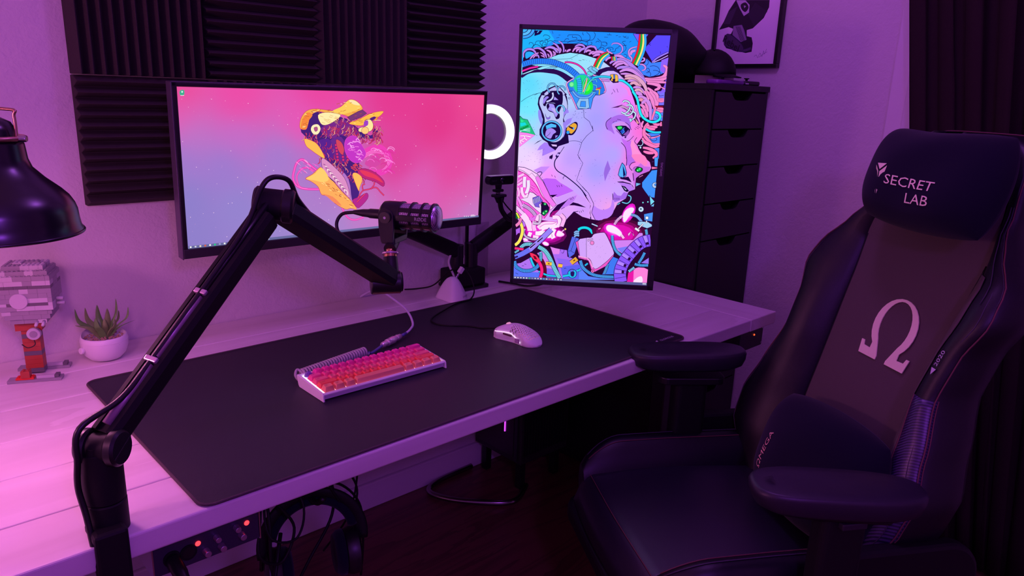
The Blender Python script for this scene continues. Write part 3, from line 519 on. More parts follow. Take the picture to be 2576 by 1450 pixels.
    S('E',DK,1,[(1530,0),(1560,70),(1645,190),(1560,400),(1500,580),(1722,830)],0)
    P('E','200840',[(940,0),(960,40),(935,110),(890,30)],0)
    P('E','c888f8',[(520,350),(690,270),(890,265),(730,430),(600,400)],0);P('E','c060f8',[(620,590),(810,535),(1020,550),(1130,640),(1290,730),(1430,820),(1060,960),(900,920),(800,700)],0,.3,'9a50d0')
    P('E','d098f8',[(1000,1000),(1430,830),(1560,930),(1722,1000),(1722,1060),(1420,1080),(1270,1060),(1060,1150)],0)
    P('E','c078f0',[(1330,980),(1510,920),(1440,1050),(1330,1150),(1150,1230),(1160,1180)],0)
    P('E','240440',[(1060,1140),(1250,1050),(1330,985),(1160,1180),(1100,1260),(940,1420),(880,1410),(900,1330)],0);P('E','a01080',[(960,1290),(1100,1250),(930,1420),(885,1400)],0)
    P('E','240440',[(890,915),(1065,905),(950,975)],0);P('E','240440',[(1330,1150),(1420,1080),(1540,1110),(1720,1200),(1600,1180),(1450,1150)],0)
    S('E',DK,1.6,[(1380,1370),(1430,1310),(1540,1285)]);S('E',DK,1,[(1140,1240),(1230,1195)],0)
    for x,y in ((930,450),(1000,475),(1050,690),(1095,690),(1150,680),(1350,985),(1380,980),(1410,955),(1560,1280),(1600,1270),(1640,1250)): S('E',DK,1,[(x,y),(x+18,y+44)],0)
    S('E',DK,1.6,[(600,420),(660,385),(710,400),(700,440),(660,490)])
    S('E',DK,1.2,[(1200,550),(1190,520),(1230,490)])
    # collar opening with guts
    P('E','ff60e0',[(165,370),(330,440),(480,570),(620,760),(740,980),(860,1110),(890,1220),(800,1400),(760,1450),(120,1450),(140,900)],0)
    P('E','f8c8ff',[(170,270),(320,290),(460,350),(620,450),(740,600),(850,830),(900,940),(1040,1140),(900,1260),(880,1120),(720,950),(600,720),(480,560),(330,430),(165,350)],0,1.3)
    P('E','f078f0',[(560,520),(620,480),(740,620),(850,840),(900,950),(1040,1140),(950,1190),(760,970),(690,830)],0,.7);S('E',DK,.9,[(170,320),(290,370),(420,465),(480,410),(560,500),(620,460)],0)
    S('E','c01090',2,[(165,365),(330,430),(480,560),(600,720),(720,950),(860,1100),(890,1200),(850,1320),(760,1450)])
    for col,w,pts in (('ffc0f4',6,[(170,500),(300,440)]),('ff98ec',5,[(160,620),(260,540)]),('ffb0f0',6,[(160,690),(270,620)]),('f0e0ff',8,[(320,500),(310,620),(310,740)]),('f0e0ff',8,[(400,580),(400,740),(350,880)]),('ffd0f8',7,[(250,740),(260,860),(320,960),(400,900)]),('ffb0f0',6,[(160,750),(190,860),(170,960)]),('ff80e8',3,[(450,700),(560,760)]),('ff80e8',3,[(450,760),(600,900)])): S('E',col,w,pts,1,1,'b010a0')
    P('E','f0d0f8',[(430,840),(520,870),(610,940),(640,1000),(700,1180),(690,1340),(560,1240),(400,1100),(210,1010),(380,970)],0,1.1)
    P('E','7858d8',[(500,980),(640,930),(730,1050),(640,1130),(660,1200),(560,1180),(510,1090)],0,1)
    for k in range(5): S('E','b8a8ff',2.2,[(520+k*32,1010-k*15),(530+k*32,1120-k*15)],0,.8)
    P('E','20083a',[(700,1060),(820,1100),(880,1200),(860,1300),(760,1400),(690,1350),(690,1180)],0)
    glow('E',780,1120,36,34,0,['087028','20b060']);P('E','0a8838',[(710,1320),(800,1250),(850,1290),(760,1380)],1,.8);P('E','a0ffc0',circ('E',745,1330,17),0);P('E','a0ffc0',circ('E',805,1285,16),0);P('E','a0ffc0',circ('E',783,1122,12),0)
    S('E','f090f0',7,[(140,960),(220,1100),(270,1240)],0,1);P('E','f4c0f8',[(120,1140),(300,1300),(440,1450),(330,1450),(120,1240)],0,1.1)
    ribs('E','e0b0f0',8,[(270,1140),(400,1210),(520,1320),(590,1440)],3)
    P('E','0a7030',[(115,1290),(180,1340),(230,1450),(115,1450)],0);S('E','f0e050',4,[(130,1320),(190,1440)],0)
    # guts (bottom left)
    glow('G',640,360,500,250,.15,['6a0a60','a80a90','d810b8','f030d8'])
    for col,w,pts in (('ffd0f8',15,[(240,0),(330,120),(390,260),(400,330)]),('e070e8',8,[(400,60),(440,100),(520,40)]),('ffb8f4',9,[(480,130),(470,250),(490,330)]),('ffc8f8',10,[(530,130),(560,50),(610,10)]),('ffd0f8',12,[(560,280),(640,210),(740,190),(930,200)]),('ffe8ff',11,[(500,380),(580,380),(690,340)]),('ffe0ff',12,[(620,300),(700,250),(850,240),(940,210)]),('ffe8ff',11,[(880,290),(840,400),(870,480)]),('ffd8fc',9,[(940,240),(990,170),(960,60),(850,60)]),('ffe8ff',11,[(780,400),(790,470)]),('ffe8ff',10,[(930,400),(1000,410),(1060,390)]),('ffe8ff',9,[(370,440),(400,360)]),('ffd8fc',9,[(450,450),(560,470)])): S('G',col,w,pts,1,1.1,'d018b8')
    P('G','ffe8ff',[(250,490),(300,470),(350,510),(330,540),(270,530)],1,1.5,'ff40e8');P('G','ffe8ff',[(640,570),(700,545),(770,590),(750,630),(680,620)],1,1.5,'ff40e8');P('G','ffe0ff',[(970,320),(1080,390),(1060,430),(950,440),(920,400)],1,1,'ff40e8')
    S('G','f8a0e8',3,[(1030,350),(1080,310)],0,.8);P('G','ffe050',circ('G',1105,295,22),1,.8)
    S('G','f8b0f0',9,[(1010,0),(1080,80),(1060,160),(1030,240)],1,1)
    ribs('G','f0d0f8',6,[(600,0),(600,100),(560,180),(450,170)],3.2)
    ribs('G','e0c0f0',5,[(280,290),(260,370),(310,450),(420,495),(520,500)],3.2)
    S('G','ffe860',7,[(190,150),(230,260),(230,380),(170,540),(85,620)],1,1);S('G','f080c0',7,[(210,80),(170,170),(100,230)],1,1)
    P('G','b060e8',[(100,300),(190,260),(190,370),(150,380),(110,420)],0,.8);P('G','c070f0',[(230,100),(290,170),(300,240),(260,250),(240,180)],0,.8)
    # bottom ground
    P('G','a868f0',[(800,650),(900,680),(1140,720),(1150,850),(1300,900),(1390,1050),(1500,1180),(1531,1220),(1531,1360),(1020,1290),(900,950)],0,.8)
    P('G','e080e8',[(800,650),(900,680),(1000,700),(980,800),(860,800)],0)
    P('G','5a60f0',[(1000,1000),(1380,1000),(1531,1220),(1531,1360),(1050,1290)],0);P('G','8a64f0',[(930,880),(1350,940),(1380,1010),(1000,1060)],0)
    P('G','b070f0',[(60,1000),(200,980),(380,880),(440,1050),(620,1180),(640,1270),(60,1250)],0);P('G','5a70f8',[(60,1070),(300,1160),(600,1170),(640,1280),(58,1260)],0)
    P('G','d080e8',[(530,780),(720,700),(830,880),(960,1270),(700,1270),(720,1150),(690,1000)],0,.8);P('G','8060f0',[(700,1080),(880,1100),(950,1280),(700,1270)],0)
    P('G','5a0a28',[(640,880),(720,1050),(720,1270),(640,1270),(640,1050)],1)
    S('G',DK,1,[(95,1180),(150,1205)],0);S('G',DK,1,[(275,1000),(315,1008)],0);S('G',DK,1,[(225,1040),(265,1040)],0);S('G',DK,1,[(1080,1100),(1100,1080),(1120,1095)])
    OUT.append(('s',DK,1,cr(T('G',[(1000,740),(1010,680),(1060,670),(1080,720),(1060,780),(1030,770)]),False)))
    # pipe / clamp
    ribs('G','78d0e8',8,[(200,670),(280,610),(400,600),(500,620)],3.4)
    S('G','f0287a',6,[(80,680),(180,695),(260,705)],1,1);ribs('G','70c8e0',5,[(80,770),(160,720)],3)
    S('G','28c8f0',5,[(400,870),(430,960),(480,1060)],1,1)
    S('G','20c8f0',4,[(570,1150),(720,1220),(880,1245),(930,1250)],1,1)
    ribs('G','4098f0',8,[(75,940),(110,1050),(240,1130),(400,1130),(520,1070),(570,1000)],3.4)
    ribs('G','60b8e0',7,[(600,760),(610,840),(600,940)],3)
    S('G','9a80f8',12,[(75,860),(240,790),(400,700),(520,590),(620,500),(720,400),(820,300)],0,1.3);S('G','6a70f0',12,[(75,860),(240,790),(380,710)],0)
    for x,y in ((450,640),(600,520)): P('G','20083a',[(x-75,y+25),(x+40,y-65),(x+60,y-45),(x-50,y+50)],0,1,'c0b0ff')
    P('G','2a0a50',[(80,850),(140,830),(150,860),(90,880)],0)
    P('G','f83060',[(380,770),(440,780),(520,820),(590,910),(600,960),(540,980),(460,910),(400,840)],0,1,'5a0a28');P('G','700820',[(450,830),(500,840),(540,910),(480,900)],0)
    S('G','ff2080',7,[(570,950),(620,1060),(630,1170),(600,1275)],1,1,'5a0a28')
    ribs('G','78d8e8',9.5,[(560,650),(700,740),(800,900),(880,1080),(990,1290)],3.6)
    for a,b in (((710,985),(830,1000)),((960,1025),(1045,1040))): S('G','ffc040',8,[a,b],0,1.1)
    S('G','a06010',2,[(750,990),(790,1000)],0,.6)
    S('G','e8a838',11,[(1220,980),(1340,890)],0,1.2);S('G','6a3008',3,[(1270,940),(1300,915)],0)
    P('G','5a68e8',[(1240,440),(1380,480),(1370,560),(1290,800),(1180,880),(1150,740)],0,1.2);S('G',DK,.9,[(1320,460),(1220,730)],0);S('G',DK,.9,[(1150,740),(1220,735),(1285,780)],0)
    for y in (340,380,420): S('G','80b0e8',4,[(1285,y+30),(1330,y),(1385,y+10)],1,.8)
    S('G','18d8e8',6,[(1370,320),(1440,270),(1531,262)],1,1)
    S('H','18d8e8',6,[(0,225),(60,190),(150,185),(230,220),(290,300)],1,1)
    P('G','20b8e8',circ('G',1245,1195,90),1,1.3);P('G','2a1060',[(1210,1170),(1270,1150),(1290,1180),(1270,1250),(1220,1240)],1);P('G','5a70e8',[(1190,1130),(1240,1110),(1280,1130),(1220,1160)],1,.6);S('G','20c8e8',5,[(1055,1248),(1180,1225)],0,1);S('G','20c8e8',5,[(1340,1140),(1410,1110)],0,1)
    # bottom right
    glow('H',830,300,560,330,.1,['4a0838','7a0a58','b80a88','e010b0'])
    P('H','d080f0',[(640,440),(1110,430),(1230,290),(1300,290),(1310,360),(1060,540),(900,720),(780,640)],0,.8);P('H','7a78f8',[(780,600),(1000,560),(900,720)],0)
    P('H','3f78f0',[(700,770),(850,830),(800,940),(740,1130),(480,1130),(600,920)],0,.8);P('H','5a80f8',[(0,1050),(80,1040),(200,1160),(420,1200),(740,1220),(740,1240),(0,1240)],0,.8)
    P('H','9a70f0',[(1260,900),(1425,790),(1425,920)],0,.8);P('H','ff80d8',[(1130,1010),(1410,1030),(1390,1310),(1090,1300)],1,.6);P('H','ffe0f8',[(1110,1290),(1180,1200),(1280,1170),(1290,1290)],1);P('H','e818a8',[(1010,1090),(1120,1050),(1110,1290),(980,1290)],0);P('H','fff',circ('H',1300,1165,20),0) if 0 else None
    for g0 in (('H',700,240,210,120,.5),('F',990,1250,120,230,.5)): glow(*g0,['e018c8','ff30e0','ff80f0'])
    P('H','ffe0ff',[(560,190),(600,130),(700,140),(800,200),(880,290),(860,370),(740,310),(600,260)],1,.8,'ff60e8');S('H','f8b8e8',6,[(870,330),(920,400)],0,.9)
    P('F','ffe0ff',[(870,1290),(930,1180),(1040,1125),(1110,1150),(1090,1220),(1000,1330),(930,1430),(880,1430)],1,.8,'ff60e8')
    ribs('F','f8c8f0',6,[(710,1430),(770,1370),(860,1310)],3);ribs('F','80b0f0',6,[(1040,1280),(1150,1310),(1220,1370),(1280,1450)],3.4)
    ribs('H','f0b0e8',6,[(730,120),(790,30),(850,-20)],3.4)
    S('H','b0d0f0',2.6,[(270,105),(390,155)],0,.9);S('H','f0a0d0',2,[(405,215),(450,195)],0,.6)
    P('H','f8c0e8',[(1000,310),(1070,260),(1020,360)],0,.8);P('H','f8c0e8',[(1080,265),(1140,350),(1110,340)],0,.8)
    P('H','a0d0f0',[(1200,60),(1400,60),(1490,120),(1490,160),(1390,200),(1200,130)],0,1.2);S('H','f0e8f8',2.4,[(1190,230),(1310,110)],0,.9);S('H','f0e8f8',5,[(1150,195),(1230,250)],0,.8);S('H','f0e8f8',2.2,[(1370,95),(1390,10)],0,.8)
    P('F','3f90f8',[(1490,330),(1610,320),(1550,920),(1430,900),(1340,780),(1280,690),(1280,590),(1370,480)],0,1);P('F','4aa0ff',[(1545,60),(1630,50),(1610,250),(1550,240)],0,.8);P('F','f878b0',[(1490,250),(1610,270),(1610,290),(1490,310)],0,.8)
    P('F','b0c8f0',circ('F',1560,650,62),1,1);P('F','3f90f8',circ('F',1570,640,24),1,.8);P('F','78d8f0',[(1440,870),(1550,1000),(1460,1080)],0,1.2);P('F','4890f0',[(1320,1270),(1515,1230),(1500,1430),(1330,1400)],0,.9);P('F','70c0f0',[(1460,1100),(1540,1040),(1530,1110)],0,1)
    P('F','c0e0f0',circ('F',1258,1165,58),1,1);P('F','3a5070',circ('F',1255,1160,20),1);P('F','70e0e8',circ('F',1300,1022,16),0);P('F','70e0e8',circ('F',1405,1008,16),0)
    P('F','70b8e8',[(1150,595),(1260,620),(1150,680)],0,1);P('F','f0f0ff',circ('F',1385,1350,34),1,.8);S('F','c070b0',2,[(1215,480),(1300,435)],0)
    ribs('H','50b0f0',6,[(685,340),(700,500),(760,650),(880,760)],3.4);ribs('H','58b0e8',6,[(1370,220),(1390,350)],3.4)
    ribs('H','48a0f0',7,[(40,850),(80,970),(180,1070),(320,1140),(500,1170),(720,1180)],3.6);ribs('H','50a0e8',6,[(590,920),(560,1020),(520,1110)],3.4)
    ribs('H','48a8f0',6,[(1340,690),(1290,790),(1220,900)],3.4);ribs('H','48a8f0',6,[(1140,920),(1260,945),(1415,945)],3.4);ribs('H','80c8f0',6,[(1020,1070),(1130,990)],3.4)
    S('H','20b8e8',4,[(130,950),(190,905)],0,.9);S('H','20b8e8',5,[(0,1050),(40,1030)],0,.9)
    # jaw plate
    P('H','e858c8',[(0,740),(0,800),(200,850),(240,960),(260,1040),(330,1080),(560,960),(710,760),(730,680),(560,300),(480,270)],0,1)
    P('H','d8a8f8',[(0,480),(150,390),(260,380),(320,310),(500,280),(550,310),(620,440),(720,680),(680,760),(520,910),(330,1020),(250,850),(180,790),(60,770),(0,700)],1,1)
    P('G','e858c8',[(1310,560),(1400,870),(1531,910),(1531,470),(1400,500)],0,1);P('G','d0a0f8',[(1360,540),(1400,490),(1531,470),(1531,880),(1400,840)],0,.8)
    S('H','f0a0e0',3,[(290,990),(240,870),(180,800),(0,760)],0);P('H','ff78c8',circ('H',288,1062,34),1,1);P('H','5a0a28',circ('H',288,1062,12),1)
    P('H','e0b0f0',[(185,430),(290,400),(300,420),(190,460)],0,.9);P('H','f080d0',circ('H',278,490,40),1,.9)
    for _ in range(30):
        x=rnd.uniform(60,560);y=rnd.uniform(420,850);l=rnd.uniform(6,22);S('H','a080c0',.5,[(x,y),(x+l,y-l*.7)],0)
    # ribbed purple tube
    tube=[(860,1280),(840,1130),(870,980),(950,830),(1060,690),(1180,560),(1320,470),(1460,440)]
    S('H','8a54f8',29,tube,1,1.3,'1a0648')
    q=cr(T('H',tube),False,8);L=0;k=0
    for i in range(1,len(q)):
        L+=np.linalg.norm(q[i]-q[i-1])
        if L>9:
            L=0;k+=1;d=(q[i]-q[i-1]);d/=np.linalg.norm(d);n=np.array([-d[1],d[0]])
            OUT.append(('s','1a0648',1,[q[i]-n*14,q[i]+n*14]))
            if k%2==0:
                a=q[i]+d*1;OUT.append(('p','b084f8',0,[a-n*13,a+n*3,a+n*3+d*7.5,a-n*13+d*7.5]));OUT.append(('p','2a0838',0,[a+n*4,a+n*10,a+n*10+d*7,a+n*4+d*7]))
    # taskbar
    P('p','4a508a',[(1291.9,696),(1626.8,714.5),(1626.4,718),(1291.6,700)],0);
    P('p','5a5a98',[(1291.9,694.5),(1626.8,711),(1626.4,718),(1291.6,700)],0)
    cols=['f0f0f0','f0f0f0','f0e8d0','f0f0f0','f0f0f0','20d060','9090c0','e0e0e0','f0c0e0','f0f0f0','40b0f0','e0e0e0','f05050','c060ff','60e0c0','f0f0f0','e0e0e0']
    for i,c in enumerate(cols):
        x=1296+i*7.2;y=697.6+i*.36;OUT.append(('p',c,0,[(x-1.5,y-1.3),(x+1.5,y-1.2),(x+1.5,y+1.4),(x-1.5,y+1.3)]))
    for dy in (0,2.4): OUT.append(('s','f0f0f8',1.1,[(1616,712.2+dy),(1625,712.7+dy)]))
    return OUT
VC=[(1330,210,'5fd8ff'),(1400,190,'80d8fb'),(1350,165,'88e0f8'),(1470,150,'98e0fa'),(1440,140,'90e0fa'),(1520,165,'b8d0ff'),(1545,185,'d0b0ff'),(1560,225,'d890ff'),(1585,260,'f07cf8'),(1330,270,'70e4ff'),(1312,250,'60e0ff'),(1320,320,'90dcff'),(1380,330,'b0c8f8'),(1440,250,'b0c8f8'),(1450,300,'aeaaff'),(1500,300,'a89cff'),(1480,360,'b0a0ff'),(1500,260,'b09cff'),(1310,385,'e8d0ff'),(1340,410,'f0d0ff'),(1385,395,'d8a8ff'),(1440,400,'c09cff'),(1500,430,'aa9cff'),(1540,390,'b4a0ff'),(1600,395,'ff70d8'),(1612,330,'f870d8'),(1590,310,'f078e8'),(1560,340,'c890ff'),(1545,300,'b894ff'),(1560,480,'c8a0ff'),(1500,535,'e0a0f8'),(1430,440,'cfa0ff'),(1380,440,'f090ff'),(1360,490,'f0a0ff'),(1430,520,'e0a0f8'),(1460,480,'c8a0ff'),(1585,430,'e080e8'),(1300,450,'f8c0ff'),(1540,530,'f0a0e8'),(1585,470,'d090f0'),(1475,525,'d098f8')]
UC=[(450,225,'f04a98'),(600,225,'f04aa8'),(800,230,'ec44a0'),(1000,240,'e63a92'),(1210,245,'ee4a94'),(450,300,'e858b0'),(600,270,'f04aa4'),(480,340,'b878cc'),(600,330,'c070cc'),(760,300,'e858b8'),(460,400,'9a7cd0'),(560,420,'9a7cd0'),(700,400,'a47cd0'),(1100,300,'e4388c'),(1200,350,'e84494'),(1000,400,'e0409a'),(1150,420,'e648a0'),(470,500,'8c80cc'),(600,520,'9484d0'),(480,600,'9080cc'),(700,560,'9c88d0'),(760,500,'b080cc'),(900,540,'c878c8'),(1050,480,'dc60b8'),(1180,480,'e05cb0'),(1190,530,'c87cc8'),(860,570,'a888d0'),(820,430,'b070cc')]
def ultra():
    global OUT,DK
    OUT=[];DK='30104a'
    import random;rnd=random.Random(2)
    for _ in range(190):
        x=rnd.uniform(455,1205);y=rnd.uniform(240,600);r=rnd.choice([.5,.6,.8,1.1])
        c='ffd8f4' if r>.7 else 'f0a8dc'
        OUT.append(('p',c,0,[(x-r,y),(x,y-r),(x+r,y),(x,y+r)]))
    # smoke loops
    for w,c in ((6,'e040b0'),(3,'ff3cc0'),(1,'ff90e0')):
        S('u',c,w,[(430,870),(340,800),(270,750),(210,790),(180,880),(170,960),(210,1040),(300,1075),(460,1080)],1)
        S('u',c,w*.7,[(400,880),(330,840),(260,860),(210,940),(240,1050),(330,1075)],1)
        S('u',c,w*.7,[(710,1290),(770,1390),(850,1420),(950,1390)],1)
    S('u','f040b8',14,[(900,720),(1000,650),(1120,620),(1200,680),(1240,780),(1180,880),(1060,900),(1010,880)],1)
    for k in range(9): S('u',['ff60d0','ff90e0','e030a0'][k%3],1,[(960,690+k*6),(1040,650+k*5),(1130,640+k*6),(1180+k*6,720),(1210+k*4,800),(1150,870+k*3)],1)
    P('u','d848a8',[(1010,740),(1100,700),(1140,760),(1120,810),(1040,840),(960,800)],1)
    # neck / beard dark body
    P('u','4a2280',[(480,620),(500,740),(640,830),(780,960),(820,1200),(880,1170),(900,1100),(870,960),(900,870),(800,760),(700,600)],1)
    P('u','46207a',[(340,250),(440,220),(620,260),(760,300),(880,400),(1000,480),(1130,520),(1110,440),(1060,400),(1040,480),(900,520),(800,560),(900,720),(900,840),(800,870),(640,810),(520,720),(440,580),(330,520),(260,450),(250,400),(330,380)],0)
    P('u','6a2a90',[(560,560),(700,500),(760,640),(800,760),(700,790),(600,720)],1)
    # tentacle / beard texture
    P('u','7a2a8c',[(480,400),(640,330),(760,320),(860,410),(900,480),(800,520),(700,480),(600,520),(500,470)],1)
    P('u','5c2490',[(440,560),(560,520),(620,640),(600,760),(520,700)],1)
    rn=random.Random(5)
    for _ in range(330):
        x,y=rn.choice([(rn.uniform(480,660),rn.uniform(370,470)),(rn.uniform(620,880),rn.uniform(270,450)),(rn.uniform(880,1130),rn.uniform(450,550)),(rn.uniform(1055,1135),rn.uniform(370,540)),(rn.uniform(440,640),rn.uniform(540,790)),(rn.uniform(290,430),rn.uniform(450,560)),(rn.uniform(590,760),rn.uniform(760,880)),(rn.uniform(760,900),rn.uniform(380,500)),(rn.uniform(780,1100),rn.uniform(880,960))])
        l=rn.uniform(28,70);a=rn.uniform(.6,2.0);S('u',rn.choice(['e83a60','f05a70','ffb098','c02a70','d03068','f07890']),rn.uniform(.9,2.1),[(x,y),(x+l*math.cos(a)*.6,y+l*math.sin(a)*.7),(x+l*math.cos(a+.4),y+l*math.sin(a))],1,.5,'4a1060',taper=1)
    for x0 in (640,700,750):
        for k in range(6): P('u','d83078',circ('u',x0+k*4,590+k*33,15,8),1,.7,'5a1060')
    P('u','d84860',[(640,530),(700,560),(730,640),(710,700),(660,640)],1,.6,'5a1060')
    for _ in range(30):
        x=rn.uniform(800,900);y=rn.uniform(790,870);S('u','f04a60',1.4,[(x,y),(x+30,y+20)],0,.4,'5a1060')
    # drifting smoke
    for k in range(26):
        x=rn.uniform(930,1230);y=rn.uniform(620,900);S('u',rn.choice(['ff70d8','ff9ce8','f030b0','e030a0']),1.4,[(x,y),(x+25,y-18),(x+60,y-10),(x+80,y+14)],1)
    for k in range(20):
        x=rn.uniform(180,420);y=rn.uniform(750,880);S('u',rn.choice(['ff70d8','ffb0e8','f030b0']),1,[(x,y),(x+22,y+12),(x+40,y+30)],1)
    # brain
    P('u','c838c8',[(740,540),(800,490),(870,500),(930,600),(970,680),(940,750),(870,790),(800,760),(740,660)],1,.6,'ff50c8')
    for k in range(22):
        x=rn.uniform(760,900);y=rn.uniform(520,760);S('u','ffa8f4' if k%2 else 'f070e0',1.8,[(x,y),(x+20,y+rn.uniform(-18,18)),(x+45,y+rn.uniform(-10,25))],1)
    # jaw tongue at right
    P('u','c02878',[(880,870),(960,850),(1080,900),(1170,990),(1160,1050),(1080,1000),(980,970),(900,930)],1,.7,'5a1060')
    P('u','e83a60',[(900,870),(980,880),(1090,930),(1160,1010),(1060,960),(960,930)],1)
    P('u','b82a90',[(820,1200),(900,1160),(980,1120),(990,1180),(900,1280),(860,1270)],1,.7,'7a1060')
    for pts in ([(880,1180),(930,1100),(1000,1080),(1080,1060),(1130,1110),(1170,1150)],[(940,1100),(930,1040),(960,1020)],[(1020,1080),(1060,1030),(1060,1000)],[(870,1220),(960,1130)]): S('u','f04070',2.2,pts,1,.6,'7a1060')
    # hat
    P('u','f8b050',[(240,400),(250,300),(310,215),(400,190),(520,200),(610,210),(700,160),(780,90),(850,95),(915,150),(930,200),(860,250),(820,290),(700,250),(560,240),(440,220),(360,270),(320,400),(290,420)],1,.8,'c03060')
    P('u','ffd060',[(600,215),(700,165),(780,95),(850,100),(910,150),(900,190),(760,240),(680,250)],1);P('u','ffe8b0',[(780,95),(850,100),(905,150),(830,140)],1)
    P('u','f88a40',[(250,400),(270,300),(330,230),(380,260),(330,330),(320,400),(290,420)],1)
    P('u','7a3a78',[(770,280),(880,220),(930,200),(980,240),(920,280),(800,325)],0,.8)
    P('u','ffc050',[(780,350),(900,300),(1000,250),(1080,225),(1165,218),(1110,280),(1000,320),(940,370),(880,375)],1,.8,'c03060');P('u','ff9040',[(1050,290),(1100,280),(1090,310),(1040,320)],1,.5);P('u','5a2080',[(1010,300),(1060,275),(1080,290),(1040,320)],1)
    for _ in range(60):
        x,y=rn.choice([(rn.uniform(260,320),rn.uniform(240,400)),(rn.uniform(330,600),rn.uniform(200,235)),(rn.uniform(640,900),rn.uniform(110,240)),(rn.uniform(820,1100),rn.uniform(240,350))]);S('u',rn.choice(['c05830','e07038','fff0a0']),1,[(x,y),(x+rn.uniform(15,45),y+rn.uniform(-14,6))],0)
    P('u','fff0b0',[(440,260),(520,230),(640,240),(690,270),(600,340),(520,370),(470,350)],1,.7,'a04060')
    for _ in range(16):
        x=rn.uniform(450,640);y=rn.uniform(250,340);S('u','e8a860',.9,[(x,y),(x+35,y+12)],0)
    P('u','fff0c0',[(380,370),(440,360),(470,410),(440,470),(390,470),(360,420)],1,.8,'5a1060');P('u','b85090',[(395,400),(430,390),(435,425),(410,440)],1,.6)
    # eyes/nose
    P('u','ffe8a0',[(960,320),(1020,310),(1050,370),(1030,430),(960,450),(890,440),(900,400),(970,380)],1,.8,'5a1060');P('u','ffd080',circ('u',960,430,40,10),1,.8,'a04060');P('u','a040c8',[(950,330),(990,320),(990,370),(950,380)],1)
    # collar, scarf
    P('u','ffc058',[(290,520),(380,545),(440,590),(500,690),(510,740),(440,700),(370,650),(310,600)],1,.8,'c03060')
    P('u','e090c8',[(480,740),(540,760),(640,850),(730,950),(780,1080),(790,1180),(700,1090),(600,980),(500,880)],1,.8,'5a1060')
    for k in range(16):
        t=k/16;x=500+t*250;y=800+t*300;S('u','ffe0e8' if k%2 else 'a05098',2,[(x,y),(x+25,y+20),(x+30,y+60)],1)
    P('u','ffb060',[(300,960),(380,910),(470,830),(490,900),(580,960),(700,1100),(800,1200),(870,1300),(800,1290),(740,1300),(620,1230),(560,1150),(480,1140),(440,1050),(360,990)],1,.8,'c03060')
    for _ in range(34):
        t_=rn.random();x=400+t_*420;y=900+t_*330+rn.uniform(-10,60);S('u',rn.choice(['e08040','c05838','fff0a0']),1,[(x,y),(x+26,y+14)],0)
    P('u','ffd070',[(310,960),(400,910),(480,840),(560,960),(500,1000),(400,980)],1);P('u','f88a60',[(480,1130),(600,1160),(700,1260),(620,1230),(540,1160)],1)
    P('u','ffc060',[(820,910),(870,900),(930,960),(900,1060),(890,1100),(850,1010)],1,.8,'c03060')
    P('u','3a2070',[(560,940),(640,1010),(620,1000),(580,970)],1)
    # taskbar
    P('p','6a6aa0',[(474.2,618.5),(1204,541.5),(1203.8,546),(474.6,625.4)],0)
    for i,c in enumerate(['f0f0f0','d0d0e0','f0e0c0','e06040','f0f0f0','20d080','a0a0d0','f0f0f0','d080f0','50c0f0','f0f0f0','f0a0a0','50d0b0','e0e0f0','60e0e0','80b0f0','e0e0e0']):
        x=480+i*12.2;y=621-i*1.32;OUT.append(('p',c,0,[(x-2.2,y-2),(x+2.2,y-2.3),(x+2.2,y+1.7),(x-2.2,y+2)]))
    for x in (1168,1173,1178): OUT.append(('p','e0e0f0',0,[(x-1.3,543.2),(x+1.3,543),(x+1.3,545),(x-1.3,545.2)]))
    OUT.append(('s','f0f0f8',1,[(1184,541.5),(1193,540.8)]));OUT.append(('s','f0f0f8',1,[(1183,544),(1195,543)]))
    P('p','40b090',[(463,225),(464,237),(454,238),(453,228)],1);P('p','e0f0f0',circ('p',459,230,2.4,8),0);OUT.append(('s','ffffff',1.2,[(455,239),(464,239)]))
    return OUT
def frame():
    global OUT,DK
    OUT=[];DK='1a1020'
    P('r','241a2c',[(820,248),(860,180),(900,90),(960,0),(1240,0),(1235,60),(1190,150),(1100,235),(1050,250),(1050,300),(1090,310),(1100,360),(1090,430),(1040,440),(960,420),(880,400),(860,370),(870,300),(920,280),(940,240),(900,225)],0)
    P('r','d8c8e0',[(960,0),(990,70),(1025,135),(1070,105),(1075,40),(1040,0)],0,1)
    P('r','2a2030',[(1000,40),(1040,20),(1065,60),(1040,100),(1010,80)],1);P('r','c8b8d0',[(1025,45),(1045,50),(1030,68)],0)
    P('r','9a88a8',[(940,215),(1010,205),(1030,250),(1050,330),(1000,350),(930,290)],0,.8)
    for k in range(5): S('r','30243a',1,[(960+k*8,220),(1000+k*8,340)],0)
    for k in range(26): 
        S('r','4a3a58',.8,[(1120+k*4,20+k*3),(1060+k*2,120+k*4)] if k%2 else [(900+k*3,100-k*2),(860+k*2,200)],0)
    S('r','5a4868',5,[(880,320),(930,400),(1020,420),(1085,400)],1,.8);S('r','4a3a58',6,[(885,300),(905,330)],1)
    P('r','50405e',[(870,300),(910,285),(1010,370),(1010,425),(900,395),(862,365)],1,.9)
    import random;rn=random.Random(1)
    x=1120
    S('r','8a78a0',.7,[(1110,470),(1130,455),(1140,480),(1160,440),(1175,470),(1190,420),(1195,450),(1215,405)],1);S('r','8a78a0',.7,[(1150,475),(1200,440),(1220,430)],1)
    return OUT

